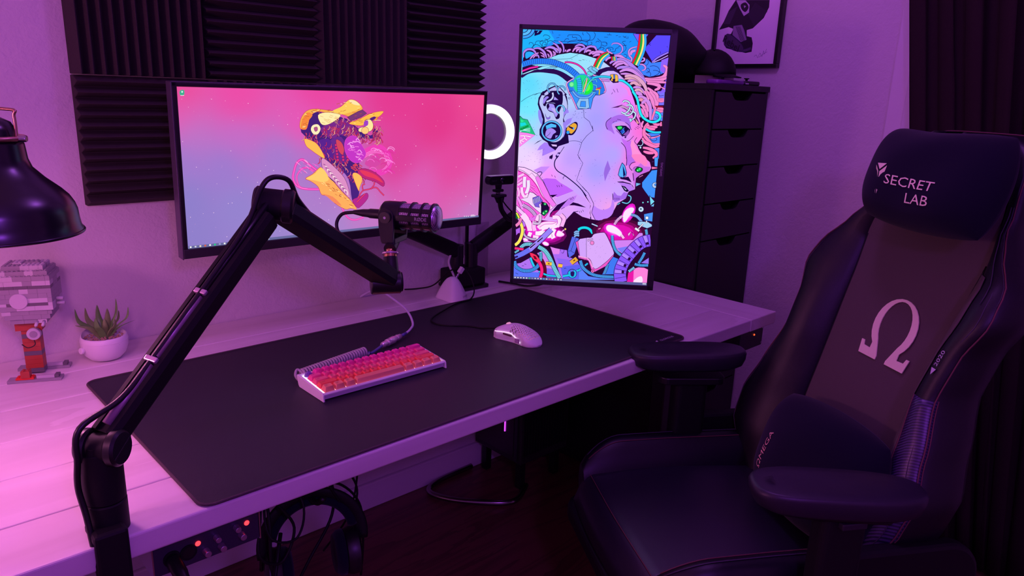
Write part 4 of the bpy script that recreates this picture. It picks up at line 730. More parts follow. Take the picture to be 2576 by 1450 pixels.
def sheet_to_metres(c4, w_, h):
    A = []
    for (x, y), (u, v) in zip(c4, ((0, h), (w_, h), (w_, 0), (0, 0))):
        A.append([x, y, 1, 0, 0, 0, -u*x, -u*y, -u]); A.append([0, 0, 0, x, y, 1, -v*x, -v*y, -v])
    return np.linalg.svd(np.array(A, float))[2][-1].reshape(3, 3)
def shapes_on(out, c4, w_, h, cols):
    Hm = sheet_to_metres(c4, w_, h)
    def m(p):
        q = Hm @ np.array([p[0], p[1], 1.0]); return (q[0]/q[2], q[1]/q[2])
    res = []
    for k, c, wd, pts in out:
        if len(c) != 6: continue
        q = [m(p) for p in pts]; q = [(min(max(a, 0), w_), min(max(b, 0), h)) for a, b in q]
        mid = pts[len(pts)//2]; e = m((mid[0]+1, mid[1]+1)); f = m(mid); s_ = math.hypot(e[0]-f[0], e[1]-f[1])/1.414
        o = [q[0]]
        for a in q[1:]:
            if (a[0]-o[-1][0])**2+(a[1]-o[-1][1])**2 > (.0007**2 if k == 'p' else .0009**2): o.append(a)
        if k != 'p': o.append(q[-1])
        elif len(o) < 3: o = q
        res.append((k, c, wd*s_, o))
    return res, [(*m(p[:2]), p[2]) for p in cols]
SV = ((1316, 74), (1688, 87.4), (1626.4, 718), (1291.6, 700)); SU = ((446.5, 217), (1219, 239.4), (1203.8, 545.8), (474.6, 625.4))
ART_V, CC_V = shapes_on(vertical(), SV, .336, .597, VC); ART_U, CC_U = shapes_on(ultra(), SU, .797, .3366, UC)
ART_F, _ = shapes_on(frame(), ((1835.3, -215.3), (1997.3, -242.9), (1948.6, 160.7), (1797.5, 161.8)), .228, .483, [])
# ================================================================== setting
FZ = .045; XR = 2.36; XL = -1.7; YF = -3.5; CZ = 2.5
def struct(name, b, m, parent=None, **k): return tag(b.build(name, m, parent, **k), kind='structure')
struct('floor', MB().box((XL-.1, YF-.1, FZ-.06), (XR+.1, .1, FZ)), FLOORM)
struct('ceiling', MB().box((XL-.1, YF-.1, CZ), (XR+.1, .1, CZ+.1)), mat('ceiling_paint', (.7, .68, .68), .9))
struct('wall_back', MB().box((XL-.1, 0, FZ), (XR+.1, .1, CZ)), WALL)
struct('wall_right', MB().box((XR, YF, FZ), (XR+.1, 0, CZ)), WALL)
struct('wall_left', MB().box((XL-.1, YF, FZ), (XL, 0, CZ)), WALL)
struct('wall_front', MB().box((XL-.1, YF-.1, FZ), (XR+.1, YF, CZ)), WALL)
struct('baseboard_back', MB().box((XL, -.014, FZ), (XR, 0, FZ+.09)), TRIM, bevel=.004)
struct('baseboard_right', MB().box((XR-.014, -2.6, FZ), (XR, -.014, FZ+.07)), TRIM, bevel=.004)
# window casing on the right wall, seen beside the curtain
win = tag(bpy.data.objects.new('window_1', None), kind='structure'); COL.objects.link(win); WM[win] = Matrix.Identity(4)
MB().box((XR-.020, -1.03, .80), (XR, -.935, 2.1)).build('casing', TRIM, win, bevel=.003)
MB().box((XR-.034, -1.045, .83), (XR-.018, -.985, 2.08)).build('stop_moulding', TRIM, win, bevel=.003)
MB().box((XR-.012, -1.85, .85), (XR-.004, -1.03, 2.08)).build('pane', mat('dark_glass', (.01, .01, .014), .1), win)
MB().box((XR-.05, -1.95, .78), (XR, -.93, .81)).build('window_sill', TRIM, win, bevel=.004)
# curtain: deep folds
def curtain():
    rows = []; n = 150
    fr = []
    rnd = random.Random(7); ph = [rnd.uniform(-.5, .5) for _ in range(30)]
    def prof(s, z):
        y = -.985-.95*s; f = s*13; x = XR-.085-.028*math.sin(2*math.pi*f+ph[int(f) % 30])*(.75+.25*math.sin(3*z+f))-.01*math.sin(f*1.7+z*2)
        y += .012*math.sin(2*math.pi*f*2+1.2)+.012*(z-1.3)*math.sin(f)-(1.636-z)*.17*(1-s)
        return (x, y, z)
    b = MB(); b.grid(lambda u, v: prof(v, .06+2.40*u), 16, n)
    return b.build('curtain', CURT, smooth=True, solid=.003)
tag(curtain(), 'long dark curtain hanging in deep folds at the right edge, behind the chair', 'curtain')
# ------------------------------------------------------------------ acoustic foam tiles
FA, FB, FT = .399, 1.0765, .2806
def foam(c, r, vert):
    x0, z0 = FA+c*FT+.0012, FB+r*FT+.0012; S_ = FT-.0024; n = 12; p = [(0, 0)]
    for i in range(n): p += [(S_*i/n, .018), (S_*(i+.5)/n, .050)]
    p += [(S_, .018), (S_, 0)]
    if vert: M = basis((x0, 0, z0), (1, 0, 0), (0, -1, 0), (0, 0, 1))
    else: M = basis((x0, 0, z0), (0, 0, 1), (0, -1, 0), (1, 0, 0))
    b = MB(); k = [M @ V((x, y, 0)) for x, y in p]; k2 = [M @ V((x, y, S_)) for x, y in p]; n_ = len(p)
    b.add(k+k2, [(i, (i+1) % n_, n_+(i+1) % n_, n_+i) for i in range(n_)]+[tuple(range(n_)), tuple(reversed(range(n_, 2*n_)))])
    o = b.build('foam_panel', FOAM, bevel=.0012, seg=1); return o
FL = {(0, 1): 'black wedge foam tile with upright ridges, top left corner of the wall patch', (1, 1): 'black foam tile with level ridges above the left half of the wide monitor', (2, 1): 'black foam tile with upright ridges above the middle right of the wide monitor', (3, 1): 'black foam tile with level ridges and saw tooth right edge, nearest the upright monitor', (0, 0): 'black foam tile with level ridges left of the wide monitor, lowest in view', (1, 0): 'black foam tile with upright ridges just peeking over the wide monitor'}
for (c, r), lb in FL.items(): tag(foam(c, r, (c+r) % 2 == 1), lb, 'acoustic foam', 'foam tiles on the back wall')
# ------------------------------------------------------------------ desk
t = thing('desk', 'long whitewashed pine plank desk under the monitors', 'desk', (.8, -.42, FZ))
TH = .037; ys = [-.002, -.144, -.286, -.43, -.57, -.716, -.843]
for i in range(6):
    MB().box((-.42, ys[i+1]+.0007, .75-TH), (1.8538, ys[i]-.0007, .75)).build('plank', PINE, t, bevel=.0022 if i < 5 else .004, seg=3)
MB().box((1.8548, -.843, .75-TH), (1.997, -.002, .75)).build('end_board', PINE2, t, bevel=.003, seg=3)
for x in (-.36, 1.78):
    for y in (-.10, -.60): MB().box((x, y-.025, FZ), (x+.05, y+.025, .75-TH-.03)).build('leg', BLKMET, t, bevel=.003)
MB().box((-.40, -.64, .75-TH-.03), (1.83, -.59, .75-TH)).build('rail', BLKMET, t)
MB().box((-.40, -.13, .75-TH-.03), (1.83, -.08, .75-TH)).build('rail', BLKMET, t)
# ------------------------------------------------------------------ desk mat
t = thing('desk_mat', 'large black cloth desk mat with stitched edge on the pine desk', 'desk mat', (.935, -.529, .7505), .0134)
MB().prism(rrect(1.238, .607, .022, 8), 0, .0038).build('mat_pad', MATF, t, local=True, auto=30)
MB().tube([V((x, y, .0030)) for x, y in rrect(1.240, .609, .0225, 8)], .0024, 8, True).build('stitched_edge', MATE, t, smooth=True, local=True)
lg = lambda x, y: V((.565, -.287, .0041))+V((.30, .955, 0)).normalized()*0+V((x, y, 0))
def rot(a, ox, oy, z): return lambda x, y: V((ox+x*math.cos(a)-y*math.sin(a), oy+x*math.sin(a)+y*math.cos(a), z))
text('GLORIOUS', .0115, rot(0, .570, -.278, .00395), SILV, t, 'lettering', True, 1.0)
b = MB(); f_ = rot(0, .527, -.278, .00395); b.add([f_(x, y) for x, y in ((-.008, -.006), (-.002, -.007), (.003, -.002), (.008, .006), (.002, .005), (-.004, .001), (-.010, 0))], [(0, 1, 2, 3, 4, 5, 6)]); b.build('emblem', SILV, t, local=True, fixn=False)
# ------------------------------------------------------------------ wide monitor
def frame_basis(yawd, lean, roll):
    y = R(yawd); x = V((math.cos(y), math.sin(y), 0)); h = V((x.y, -x.x, 0)); z = (h*lean+V((0, 0, 1))+x*roll).normalized(); x = (x-z*x.dot(z)).normalized(); n = x.cross(z); return x, z, n
x, z, n = frame_basis(-1.45, .050, -.004); O = V((.5355, -.2285, 1.0030))   # screen lower left corner, n points to the viewer
t = thing('ultrawide_monitor', 'wide monitor showing a bearded man in a cap on pink, in front of the foam', 'monitor', tuple(O+x*.4-n*.03))
def PB(lo, hi): return MB().box(lo, hi, basis(O, x, z, n))
W_, H_ = .797, .3366
PB((-.0100, -.022, -.030), (W_+.0095, H_+.0085, -.0012)).build('housing', DGREY, t, bevel=.003)
for lo, hi in (((-.0100, -.022, -.0012), (-.0008, H_+.0085, .0025)), ((W_+.0008, -.022, -.0012), (W_+.0095, H_+.0085, .0025)), ((-.0100, H_+.0008, -.0012), (W_+.0095, H_+.0085, .0025))): PB(lo, hi).build('bezel', BLK, t, bevel=.0012)
PB((-.0100, -.022, -.0012), (W_+.0095, -.0010, .0035)).build('chin', DGREY, t, bevel=.0015)
RIM = mat('satin_grey_rim', (.11, .085, .13), .35, .5)
PB((-.0125, -.024, -.028), (-.0098, H_+.0105, .0022)).build('rim', RIM, t, bevel=.001); PB((-.0125, H_+.0083, -.028), (W_+.011, H_+.0105, .0022)).build('rim', RIM, t, bevel=.001)
PB((.28, .09, -.055), (.52, .25, -.030)).build('rear_cover', BLK, t, bevel=.01)
picture('screen', ART_U, O, x, z, n, W_, H_, t, CC_U, es=1.0, seg=60, soft=(2.5e-3, 2.0))
UWC = O+x*.40+z*.17-n*.058
# ------------------------------------------------------------------ upright monitor
x2, z2, n2 = frame_basis(-46.4, .045, .0060); O2 = V((1.2297, -.5134, .8956)); x, z, n, O = x2, z2, n2, O2
t = thing('portrait_monitor', 'black monitor turned upright showing a cyborg head in profile', 'monitor', tuple(O+x*.17-n*.03))
W2, H2 = .336, .597
PB((-.0085, -.0125, -.034), (W2+.0165, H2+.0110, -.0012)).build('housing', BLK, t, bevel=.004)
for lo, hi in (((-.0085, -.0125, -.0012), (-.0008, H2+.011, .0035)), ((W2+.0008, -.0125, -.0012), (W2+.0165, H2+.011, .0035)), ((-.0085, H2+.0008, -.0012), (W2+.0165, H2+.011, .0035)), ((-.0085, -.0125, -.0012), (W2+.0165, -.0008, .0035))): PB(lo, hi).build('bezel', DGREY, t, bevel=.001)
PB((.06, .16, -.060), (.27, .44, -.034)).build('rear_cover', BLK, t, bevel=.012)
text('SAMSUNG', .0072, onp(O+x*(W2+.0085)+z*.292+n*.0037, z*-1 if False else z, x*-1), SILV, t, 'lettering')
picture('screen', ART_V, O, x, z, n, W2, H2, t, CC_V, es=1.05, seg=36)
PVC = O+x*.165+z*.30-n*.062; PVN = n.copy(); PVX = x.copy()
# cables behind it
b = MB().tube(crom([(1.545, -.11, .755), (1.56, -.16, .756), (1.58, -.22, .758), (1.62, -.26, .78), (1.64, -.30, .88), (1.60, -.36, 1.0)], 6), .0035)
tag(b.build('power_cable', BLK, smooth=True), 'black cable looping out left of the foot of the upright monitor', 'cable')
b = MB().tube(crom([(1.99, -.10, .758), (1.93, -.14, .7545), (1.87, -.19, .7545), (1.80, -.2, .756), (1.70, -.22, .758), (1.6, -.3, .80)], 6), .003)
tag(b.build('display_cable', BLK, smooth=True), 'thin black cable on the desk right of the upright monitor foot', 'cable')
# ------------------------------------------------------------------ twin monitor arm
t = thing('monitor_arm', 'black twin monitor arm clamped to the back of the desk', 'monitor arm', (1.41, -.09, .7505))
MB().prism(rrect(.125, .115, .012), .7508, .7605, Matrix.Translation(V((1.425, -.075, 0)))).build('base_plate', BLKMET, t, bevel=.002)
MB().box((1.352, -.125, .7605), (1.475, -.045, .815)).build('base_block', BLKM, t, bevel=.006)
MB().cyl((1.387, -.085, .815), (1.387, -.085, .850), .021, n=28).build('post', BLK, t, auto=40)
MB().cyl((1.446, -.085, .815), (1.446, -.085, .850), .021, n=28).build('post', BLK, t, auto=40)
def arm(p, q, e, nm='lower_arm'):
    d = (V(q)-V(p)); r = []
    for k, wd, hh in ((-.0, .034, .046), (.08, .036, .048), (.5, .036, .044), (.92, .036, .044), (1.0, .034, .042)):
        c = V(p)+d*k; s_ = V((-d.y, d.x, 0)).normalized(); u_ = V((0, 0, 1))
        r.append([c+s_*(wd/2*a)+u_*(hh/2*bb) for a, bb in ((-1, -.7), (-.7, -1), (.7, -1), (1, -.7), (1, .7), (.7, 1), (-.7, 1), (-1, .7))])
    return MB().loft(r).build(nm, BLKM, t, auto=50)
for p0, e0, c0 in (((1.387, -.085, .85), (1.10, -.12, 1.00), UWC), ((1.446, -.085, .85), (1.66, -.16, 1.02), PVC)):
    p0, e0, c0 = V(p0), V(e0), V(c0)
    MB().cyl(p0, p0+V((0, 0, .04)), .022, n=28).build('shoulder_joint', BLK, t, auto=40)
    arm(p0+V((0, 0, .020)), e0, 0)
    MB().cyl(e0+V((0, 0, -.03)), e0+V((0, 0, .05)), .022, n=28).build('elbow_joint', BLK, t, auto=40)
    arm(e0+V((0, 0, .03)), V((c0.x, c0.y, c0.z))+(V(e0)-c0).normalized()*.03, 0, 'upper_arm')
    nn = V((0, -1, 0)) if c0 is not PVC and (c0-PVC).length > .01 else PVN
    MB().cyl(c0+nn*.004, c0-nn*.035, .045, .03, n=24).build('mounting_head', BLK, t, auto=40)
b = MB().tube(crom([(1.357, -.085, .905), (1.352, -.1, .87), (1.345, -.1, .84), (1.352, -.12, .80)], 6), .0035); b.build('cable_guide', SILV, t, smooth=True)
# ------------------------------------------------------------------ ring light
t = thing('ring_light', 'glowing white ring light between the two monitors', 'ring light', (1.512, -.085, .7505))
rc = V((1.512, -.085, 1.232)); ax = V((-.25, -1, 0)).normalized(); u = V((0, 0, 1)); v_ = ax.cross(u)
def ringm(r0, r1, h0, h1, nm, m):
    rg = []
    for k in range(64):
        a = 2*math.pi*k/64; d = u*math.cos(a)+v_*math.sin(a)
        rg.append([rc+d*r0+ax*h0, rc+d*r0+ax*h1, rc+d*((r0+r1)/2)+ax*(h1+.002), rc+d*r1+ax*h1, rc+d*r1+ax*h0])
    return MB().loft(rg, loop=True).build(nm, m, t, smooth=True)
ringm(.0575, .0825, 0, .008, 'diffuser', RINGM); ringm(.055, .085, -.012, .0, 'ring_housing', WHITE)
MB().cyl((1.452, -.055, .762), (1.452, -.055, 1.180), .006, n=14).build('pole', BLKMET, t, smooth=True)
MB().cyl((1.452, -.055, 1.175), tuple(rc-u*.052+V((-.046, 0, 0))-ax*.008), .009, n=14).build('ball_joint', BLK, t, smooth=True)
MB().cyl((1.452, -.055, .7508), (1.452, -.055, .762), .03, .03, n=32).build('foot', BLKMET, t, auto=40)
# ------------------------------------------------------------------ webcam on a gooseneck
t = thing('webcam', 'black webcam on a bent arm between the monitors, below the ring light', 'webcam', (1.49, -.16, .97))
wc = V((1.487, -.165, 1.094)); wx = V((1, -.06, 0)).normalized(); wn = wx.cross(V((0, 0, 1)))
Mw = basis(wc, wx, (0, 0, 1), wn)
MB().prism(rrect(.098, .027, .0125, 8), -.012, .012, Mw).build('camera_body', BLK, t, bevel=.002)
MB().prism(rrect(.094, .0022, .001, 3, 0, .0135), -.010, .0115, Mw).build('top_trim', SILV, t)
MB().cyl(Mw @ V((0, 0, .012)), Mw @ V((0, 0, .0135)), .0085, n=24).build('lens', mat('lens_glass', (.01, .01, .03), .05, spec=1), t, smooth=True)
text('logitech', .0062, onp(Mw @ V((-.030, 0, .0124)), wx, (0, 0, 1)), mat('faint_print', (.12, .12, .14), .5), t)
MB().cyl(wc+V((-.005, 0, -.013)), wc+V((-.005, 0, -.027)), .011, .009, n=20).build('tilt_joint', BLK, t, auto=40)
MB().box(tuple(wc+V((-.022, -.010, -.036))), tuple(wc+V((.010, .010, -.027)))).build('clip_top', BLK, t, bevel=.003)
MB().box(tuple(wc+V((-.024, -.013, -.052))), tuple(wc+V((.020, .013, -.043)))).build('clip_base', DGREY, t, bevel=.003)
MB().cyl(wc+V((-.006, 0, -.044)), wc+V((-.006, 0, -.035)), .007, n=16).build('screw', CHROME, t, smooth=True)
MB().cyl(wc+V((0, 0, -.052)), wc+V((.003, 0, -.068)), .016, .011, n=20).build('collar', BLK, t, auto=40)
MB().tube(crom([wc+V((.003, 0, -.066)), wc+V((.012, 0, -.095)), wc+V((.045, .0, -.125)), wc+V((.10, .0, -.13)), wc+V((.16, .0, -.11)), wc+V((.19, 0, -.09))], 6), .0078, 12).build('gooseneck', BLK, t, smooth=True)
MB().tube(crom([wc+V((.01, .0, -.06)), wc+V((.04, .0, -.09)), wc+V((.08, .0, -.115)), wc+V((.14, 0, -.1))], 6), .0022).build('webcam_lead', BLK, t, smooth=True)
# clear acrylic plate behind the arm
b = MB().box((1.528, -.016, .7508), (1.578, -.010, .935)); tag(b.build('acrylic_plate', mat('acrylic', (.55, .45, .55), .25, alpha=.55), bevel=.001), 'narrow clear acrylic plate leaning on the wall right of the twin arm', 'plate')
# ================================================================== microphone boom arm
t = thing('boom_stand', 'black scissor boom arm clamped to the front edge of the desk', 'boom arm', (.20, -.81, .7505))
PC = V((.205, -.808, 0))
MB().cyl(PC+V((0, 0, .7508)), PC+V((0, 0, .797)), .0265, n=40, bev=.002).build('base_collar', BLKM, t, auto=40)
MB().cyl(PC+V((0, 0, .7985)), PC+V((0, 0, .872)), .0262, n=40, bev=.001).build('riser', BLKM, t, auto=40)
MB().box((.177, -.8535, .655), (.219, -.8445, .770)).build('clamp_front', BLKM, t, bevel=.006)
MB().box((.177, -.853, .7515), (.219, -.80, .770)).build('clamp_top', BLKM, t, bevel=.006)
MB().box((.177, -.853, .655), (.219, -.79, .667)).build('clamp_foot', BLKM, t, bevel=.003)
MB().cyl((.205, -.82, .667), (.205, -.82, .7115), .012, n=20).build('clamp_screw', BLKMET, t, smooth=True)
J1 = V((.205, -.815, .877)); EL = V((.527, -.678, 1.157)); WR = V((.769, -.655, .988))
def knob(c, ax, r, h, nm='joint_knob'):
    c, ax = V(c), V(ax).normalized()
    o = MB().cyl(c-ax*h/2, c+ax*h/2, r, n=44, bev=.0035).build(nm, BLK, t, auto=40)
    s_ = ax.cross(V((0, 0, 1))).normalized(); s_ = (s_+V((0, 0, -.45))).normalized(); s_ = (s_-ax*s_.dot(ax)).normalized()
    MB().box((-r*.86, -.0012, 0), (r*.86, .0012, .0014), basis(c+ax*(h/2-.0004), s_, ax.cross(s_), ax)).build('knob_ridge', BLKMET, t, bevel=.0005)
A1 = V((.68, -.73, .02)).normalized()      # hinge axis of the lower joint
knob(J1+A1*.023, A1, .0245, .016); knob(J1-A1*.018, A1, .0245, .014)
MB().cyl(J1-A1*.022, J1+A1*.018, .019, n=32).build('joint_core', BLKM, t, auto=40)
MB().loft([[PC+V((a, b_, .855)) for a, b_ in rrect(.046, .040, .012)], [V((J1.x+a*.8, J1.y+b_*.8, J1.z+.005)) for a, b_ in rrect(.046, .040, .012)]]).build('riser_neck', BLKM, t, auto=40)
def channel(p, q, wd, dp, side, nm):
    d = (V(q)-V(p)); dn = d.normalized(); s_ = side-dn*side.dot(dn); s_.normalize(); u_ = s_.cross(dn)
    pr = [(-1, .55), (-.75, .95), (-.42, 1), (-.42, .72), (.42, .72), (.42, 1), (.75, .95), (1, .55), (1, -.55), (.72, -1), (-.72, -1), (-1, -.55)]
    b = MB().loft([[V(p)+d*k+s_*(a*dp/2)+u_*(c*wd/2) for a, c in pr] for k in (0, 1)]); b.build(nm, BLKM, t, auto=30); return s_, u_, dn
d1 = (EL-J1).normalized(); s1, u1, _ = channel(J1+d1*.016, EL-d1*.030, .040, .040, A1, 'lower_arm')
if u1.z < 0: u1 = -u1
RAIL = mat('arm_channel', (.38, .26, .34), .35, .3)
for k0, k1 in ((.06, .27), (.30, .54), (.57, .97)):
    p = J1+(EL-J1)*k0+u1*.0165; q = J1+(EL-J1)*k1+u1*.0165; MB().tube([p, q], .0068, 10).build('cable_cover', BLKMET if k0 > .5 else RAIL, t, smooth=True)
for k in (.285, .555):
    c = J1+(EL-J1)*k; MB().box((-.004, -.010, -.006), (.004, .010, .006), basis(c+u1*.0185, d1, s1, u1)).build('cable_clip', CONN, t, bevel=.0015)
A2 = V((.80, -.55, -.1)).normalized()
knob(EL+A2*.022, A2, .0285, .020); knob(EL-A2*.024, A2, .0285, .016)
MB().cyl(EL-A2*.02, EL+A2*.016, .026, n=32).build('joint_core', BLKM, t, auto=40)
d2 = (WR-EL).normalized(); channel(EL+d2*.016, WR-d2*.006, .038, .042, A2, 'upper_arm')
A3 = V((.86, -.42, .0)).normalized()
MB().cyl(WR-A3*.040+V((0, 0, -.004)), WR+A3*.018+V((0, 0, -.004)), .0225, n=36, bev=.002).build('wrist_joint', BLK, t, auto=40)
MB().rev([(.019, 0), (.019, .003), (.0150, .0015), (.0150, .0006)], WR+A3*.018+V((0, 0, -.004)), A3, 32, True).build('wrist_cap', BLKM, t, auto=30)
TOPW = V((.776, -.652, 1.022)); up_ = (V((.786, -.628, 1.06))-V((.772, -.655, .992))).normalized()
S0 = WR+V((0, .0, .012)); MB().cyl(S0, S0+up_*.034, .0150, .0135, n=28).build('swivel_stem', BLK, t, auto=40)
S1 = S0+up_*.034; MB().cyl(S1, S1+up_*.005, .0125, n=24).build('thread_collar', BRASS, t, auto=40)
MB().cyl(S1+up_*.005, S1+up_*.009, .0165, n=24, bev=.001).build('lock_ring', CONN, t, auto=40)
MB().cyl(S1+up_*.009, S1+up_*.016, .0080, n=20).build('thread', BRASS, t, smooth=True)
S2 = S1+up_*.016
# cable along the arm
pts = [PC+V((-.024, -.034, .70)), PC+V((-.026, -.028, .745)), PC+V((-.028, -.018, .79)), PC+V((-.032, -.012, .83)), J1+V((-.030, -.010, -.01)), J1+V((-.022, -.006, .035)), J1+(EL-J1)*.14+u1*.024, J1+(EL-J1)*.3+u1*.020, J1+(EL-J1)*.6+u1*.021, J1+(EL-J1)*.84+u1*.026, EL+V((-.028, -.01, .026)), EL+V((-.008, -.01, .046)), EL+V((.022, -.01, .040)), EL+V((.040, -.005, .006)), EL+d2*.10+V((0, .012, .022))]
MB().tube(crom(pts, 7), .0042, 10).build('cable', BLK, t, smooth=True)
# ================================================================== microphone
t = thing('microphone', 'black broadcast microphone with silver mesh on the end of the boom arm', 'microphone', tuple(S2))
m0 = V((.806, -.584, 1.104)); md = (V((.869, -.690, 1.105))-m0).normalized(); mu = V((0, 0, 1)); mu = (mu-md*mu.dot(md)).normalized(); ms = md.cross(mu)
MB().rev([(.012, -.008), (.022, -.007), (.0275, -.002), (.0285, .006), (.0285, .032), (.027, .036)], m0, md, 40).build('body', BLK, t, auto=35)
def mesh_grille():
    m = bpy.data.materials.new('pierced_mesh'); m.use_nodes = True; nt = m.node_tree; b = nt.nodes['Principled BSDF']; L = nt.links.new
    b.inputs['Metallic'].default_value = .8; b.inputs['Roughness'].default_value = .35
    uv = nt.nodes.new('ShaderNodeTexCoord'); vo = nt.nodes.new('ShaderNodeTexVoronoi'); vo.inputs['Scale'].default_value = 430; vo.inputs['Randomness'].default_value = 0
    L(uv.outputs['Object'], vo.inputs['Vector']); r = nt.nodes.new('ShaderNodeValToRGB'); r.color_ramp.elements[0].color = (.03, .024, .04, 1); r.color_ramp.elements[1].color = (.75, .62, .78, 1); r.color_ramp.elements[0].position = .36; r.color_ramp.elements[1].position = .46
    L(vo.outputs['Distance'], r.inputs[0]); L(r.outputs[0], b.inputs['Base Color']); return m
GR = mesh_grille()
MB().rev([(.0262, .034), (.0262, .104), (.0235, .112), (.014, .1155), (.0001, .116)], m0, md, 40).build('grille', GR, t, auto=60)
for h in (.036, .061, .084, .104): MB().rev([(.0262, h-.0025), (.0292, h-.0022), (.0292, h+.0022), (.0262, h+.0025)], m0, md, 40, False).build('cage_ring', BLK, t, auto=40)
for a in (35, 145, 215, 325):
    dd = mu*math.sin(R(a))+ms*math.cos(R(a)); tt = mu*math.cos(R(a))-ms*math.sin(R(a)); MB().box((.034, -.0045, .0250), (.106, .0045, .0285), basis(m0, md, tt, dd)).build('cage_rib', BLK, t, bevel=.001)
lp = -ms if (-ms).dot(V((0, -1.818, 1.3457))-m0) > 0 else ms
MB().box((.032, -.0062, .0262), (.108, .0062, .0290), basis(m0, md, mu, lp)).build('name_band', NAVY, t, bevel=.001)
fx = md if md.cross(mu).dot(lp) > 0 else -md
text('RØDE', .0098, onp(m0+md*.086+lp*.0292+mu*.000, fx, mu), SILV, t)
for sgn in (1, -1):
    c = m0+md*.014+ms*(sgn*.0305)
    MB().loft([[c+V(q)*1 for q in [md*(a*.013)+up_*(b_)+ms*(sgn*k) for a, b_ in ((-1, -.050), (1, -.050), (1.25, -.02), (1.25, .006), (.9, .015), (0, .019), (-.9, .015), (-1.25, .006), (-1.25, -.02))]] for k in (-.0025, .0035)]).build('yoke_arm', BLK, t, bevel=.001)
    MB().cyl(c+ms*(sgn*.0030), c+ms*(sgn*.0075), .0125, n=28, bev=.001).build('pivot_disc', BLK, t, auto=40)
    MB().cyl(c+ms*(sgn*.0073), c+ms*(sgn*.0079), .0026, n=14).build('pivot_dot', SILV, t)
MB().prism(rrect(.030, .064, .006), -.008, .004, basis(m0+md*.014-up_*.046, md, ms, up_)).build('yoke_bridge', BLK, t, bevel=.002)
MB().cyl(S2, m0+md*.014-up_*.050, .0125, .0125, n=28).build('stem', BLK, t, auto=40)
t = thing('microphone_plug', 'black cable plug pushed into the back of the microphone', 'cable plug', tuple(m0-md*.05))
MB().rev([(.0100, -.012), (.0098, -.036), (.0085, -.040), (.0078, -.052), (.0040, -.074)], m0, md, 24).build('plug_shell', BLK, t, auto=35)
MB().rev([(.0104, -.0105), (.0104, -.015)], m0, md, 24).build('plug_ring', BLKMET, t, auto=35)
e = m0-md*.072
MB().tube(crom([e, e+V((-.018, .02, -.006)), e+V((-.030, .02, -.030)), e+V((-.020, .0, -.068)), e+V((.010, -.03, -.105)), e+V((.022, -.06, -.118)), e+V((.014, -.080, -.130))], 7), .0036, 10).build('plug_cable', BLK, t, smooth=True)
# ================================================================== keyboard
KR = thing('keyboard', 'small keyboard with pink to orange keycaps in a white case, on the desk mat', 'keyboard', (.633, -.619, .7548), 0.0)
b = MB(); WK, DK_ = .302, .108
pr = [(-.002, .0), (0, .0125), (.0035, .0165), (.105, .0255), (.108, .022), (.102, .004), (.098, 0)]
for x0, x1 in ((0, .0035), (WK-.0035, WK)):
    b = MB(); b.add([V((xx, y, zz)) for xx in (x0, x1) for y, zz in pr], [tuple(range(7)), tuple(range(13, 6, -1))]+[(i, (i+1) % 7, 7+(i+1) % 7, 7+i) for i in range(7)]); b.build('case_side', WHITE, KR, local=True, bevel=.0008)
b = MB(); pf = [(.0075, .0012), (.0055, .0100), (.0008, .0118), (.0008, .0140), (.0030, .0160), (.0065, .0160), (.0065, .0125), (.101, .0210), (.101, .0250), (.1045, .0250), (.107, .0220), (.101, .0050), (.097, .0015)]
b.add([V((xx, y, zz)) for xx in (.0036, WK-.0036) for y, zz in pf], [tuple(range(13)), tuple(range(25, 12, -1))]+[(i, (i+1) % 13, 13+(i+1) % 13, 13+i) for i in range(13)])
b.build('case', WHITE, KR, local=True)
tl = math.atan2(.0085, .0945); MK = basis((.0082, .0068, .0131), (1, 0, 0), (0, math.cos(tl), math.sin(tl)), (0, -math.sin(tl), math.cos(tl)))
GLOW = mat('led_plate', (.9, .85, .9), .5, emit=(1, .80, 1), es=1.15)
MB().box((.0, 0, 0), (.2858, .0935, .0006), MK).build('lit_plate', GLOW, KR, local=True)
rows = [[(1, 'esc')]+[(1, c) for c in '1234567890-=']+[(2, 'backspace')], [(1.5, 'tab')]+[(1, c) for c in 'QWERTYUIOP[]']+[(1.5, '\\')], [(1.75, 'caps')]+[(1, c) for c in "ASDFGHJKL;'"]+[(2.25, 'enter')], [(2.25, 'shift')]+[(1, c) for c in 'ZXCVBNM,./']+[(2.75, 'shift')], [(1.25, 'ctrl'), (1.25, 'win'), (1.25, 'alt'), (6.25, ''), (1.25, 'alt'), (1.25, 'fn'), (1.25, 'menu'), (1.25, 'ctrl')]]
KC = [(.88, .05, .36), (.92, .09, .28), (.93, .15, .23), (.96, .12, .10), (.93, .30, .20)]
KMAT = [mat('keycap_pbt_%d' % i, c, .5, spec=.4) for i, c in enumerate(KC)]
KCOL = ['hot pink', 'rose pink', 'salmon pink', 'red orange', 'coral orange']
LEG = mat('key_legend', (.20, .03, .10), .6); U_ = .01905; cache = {}
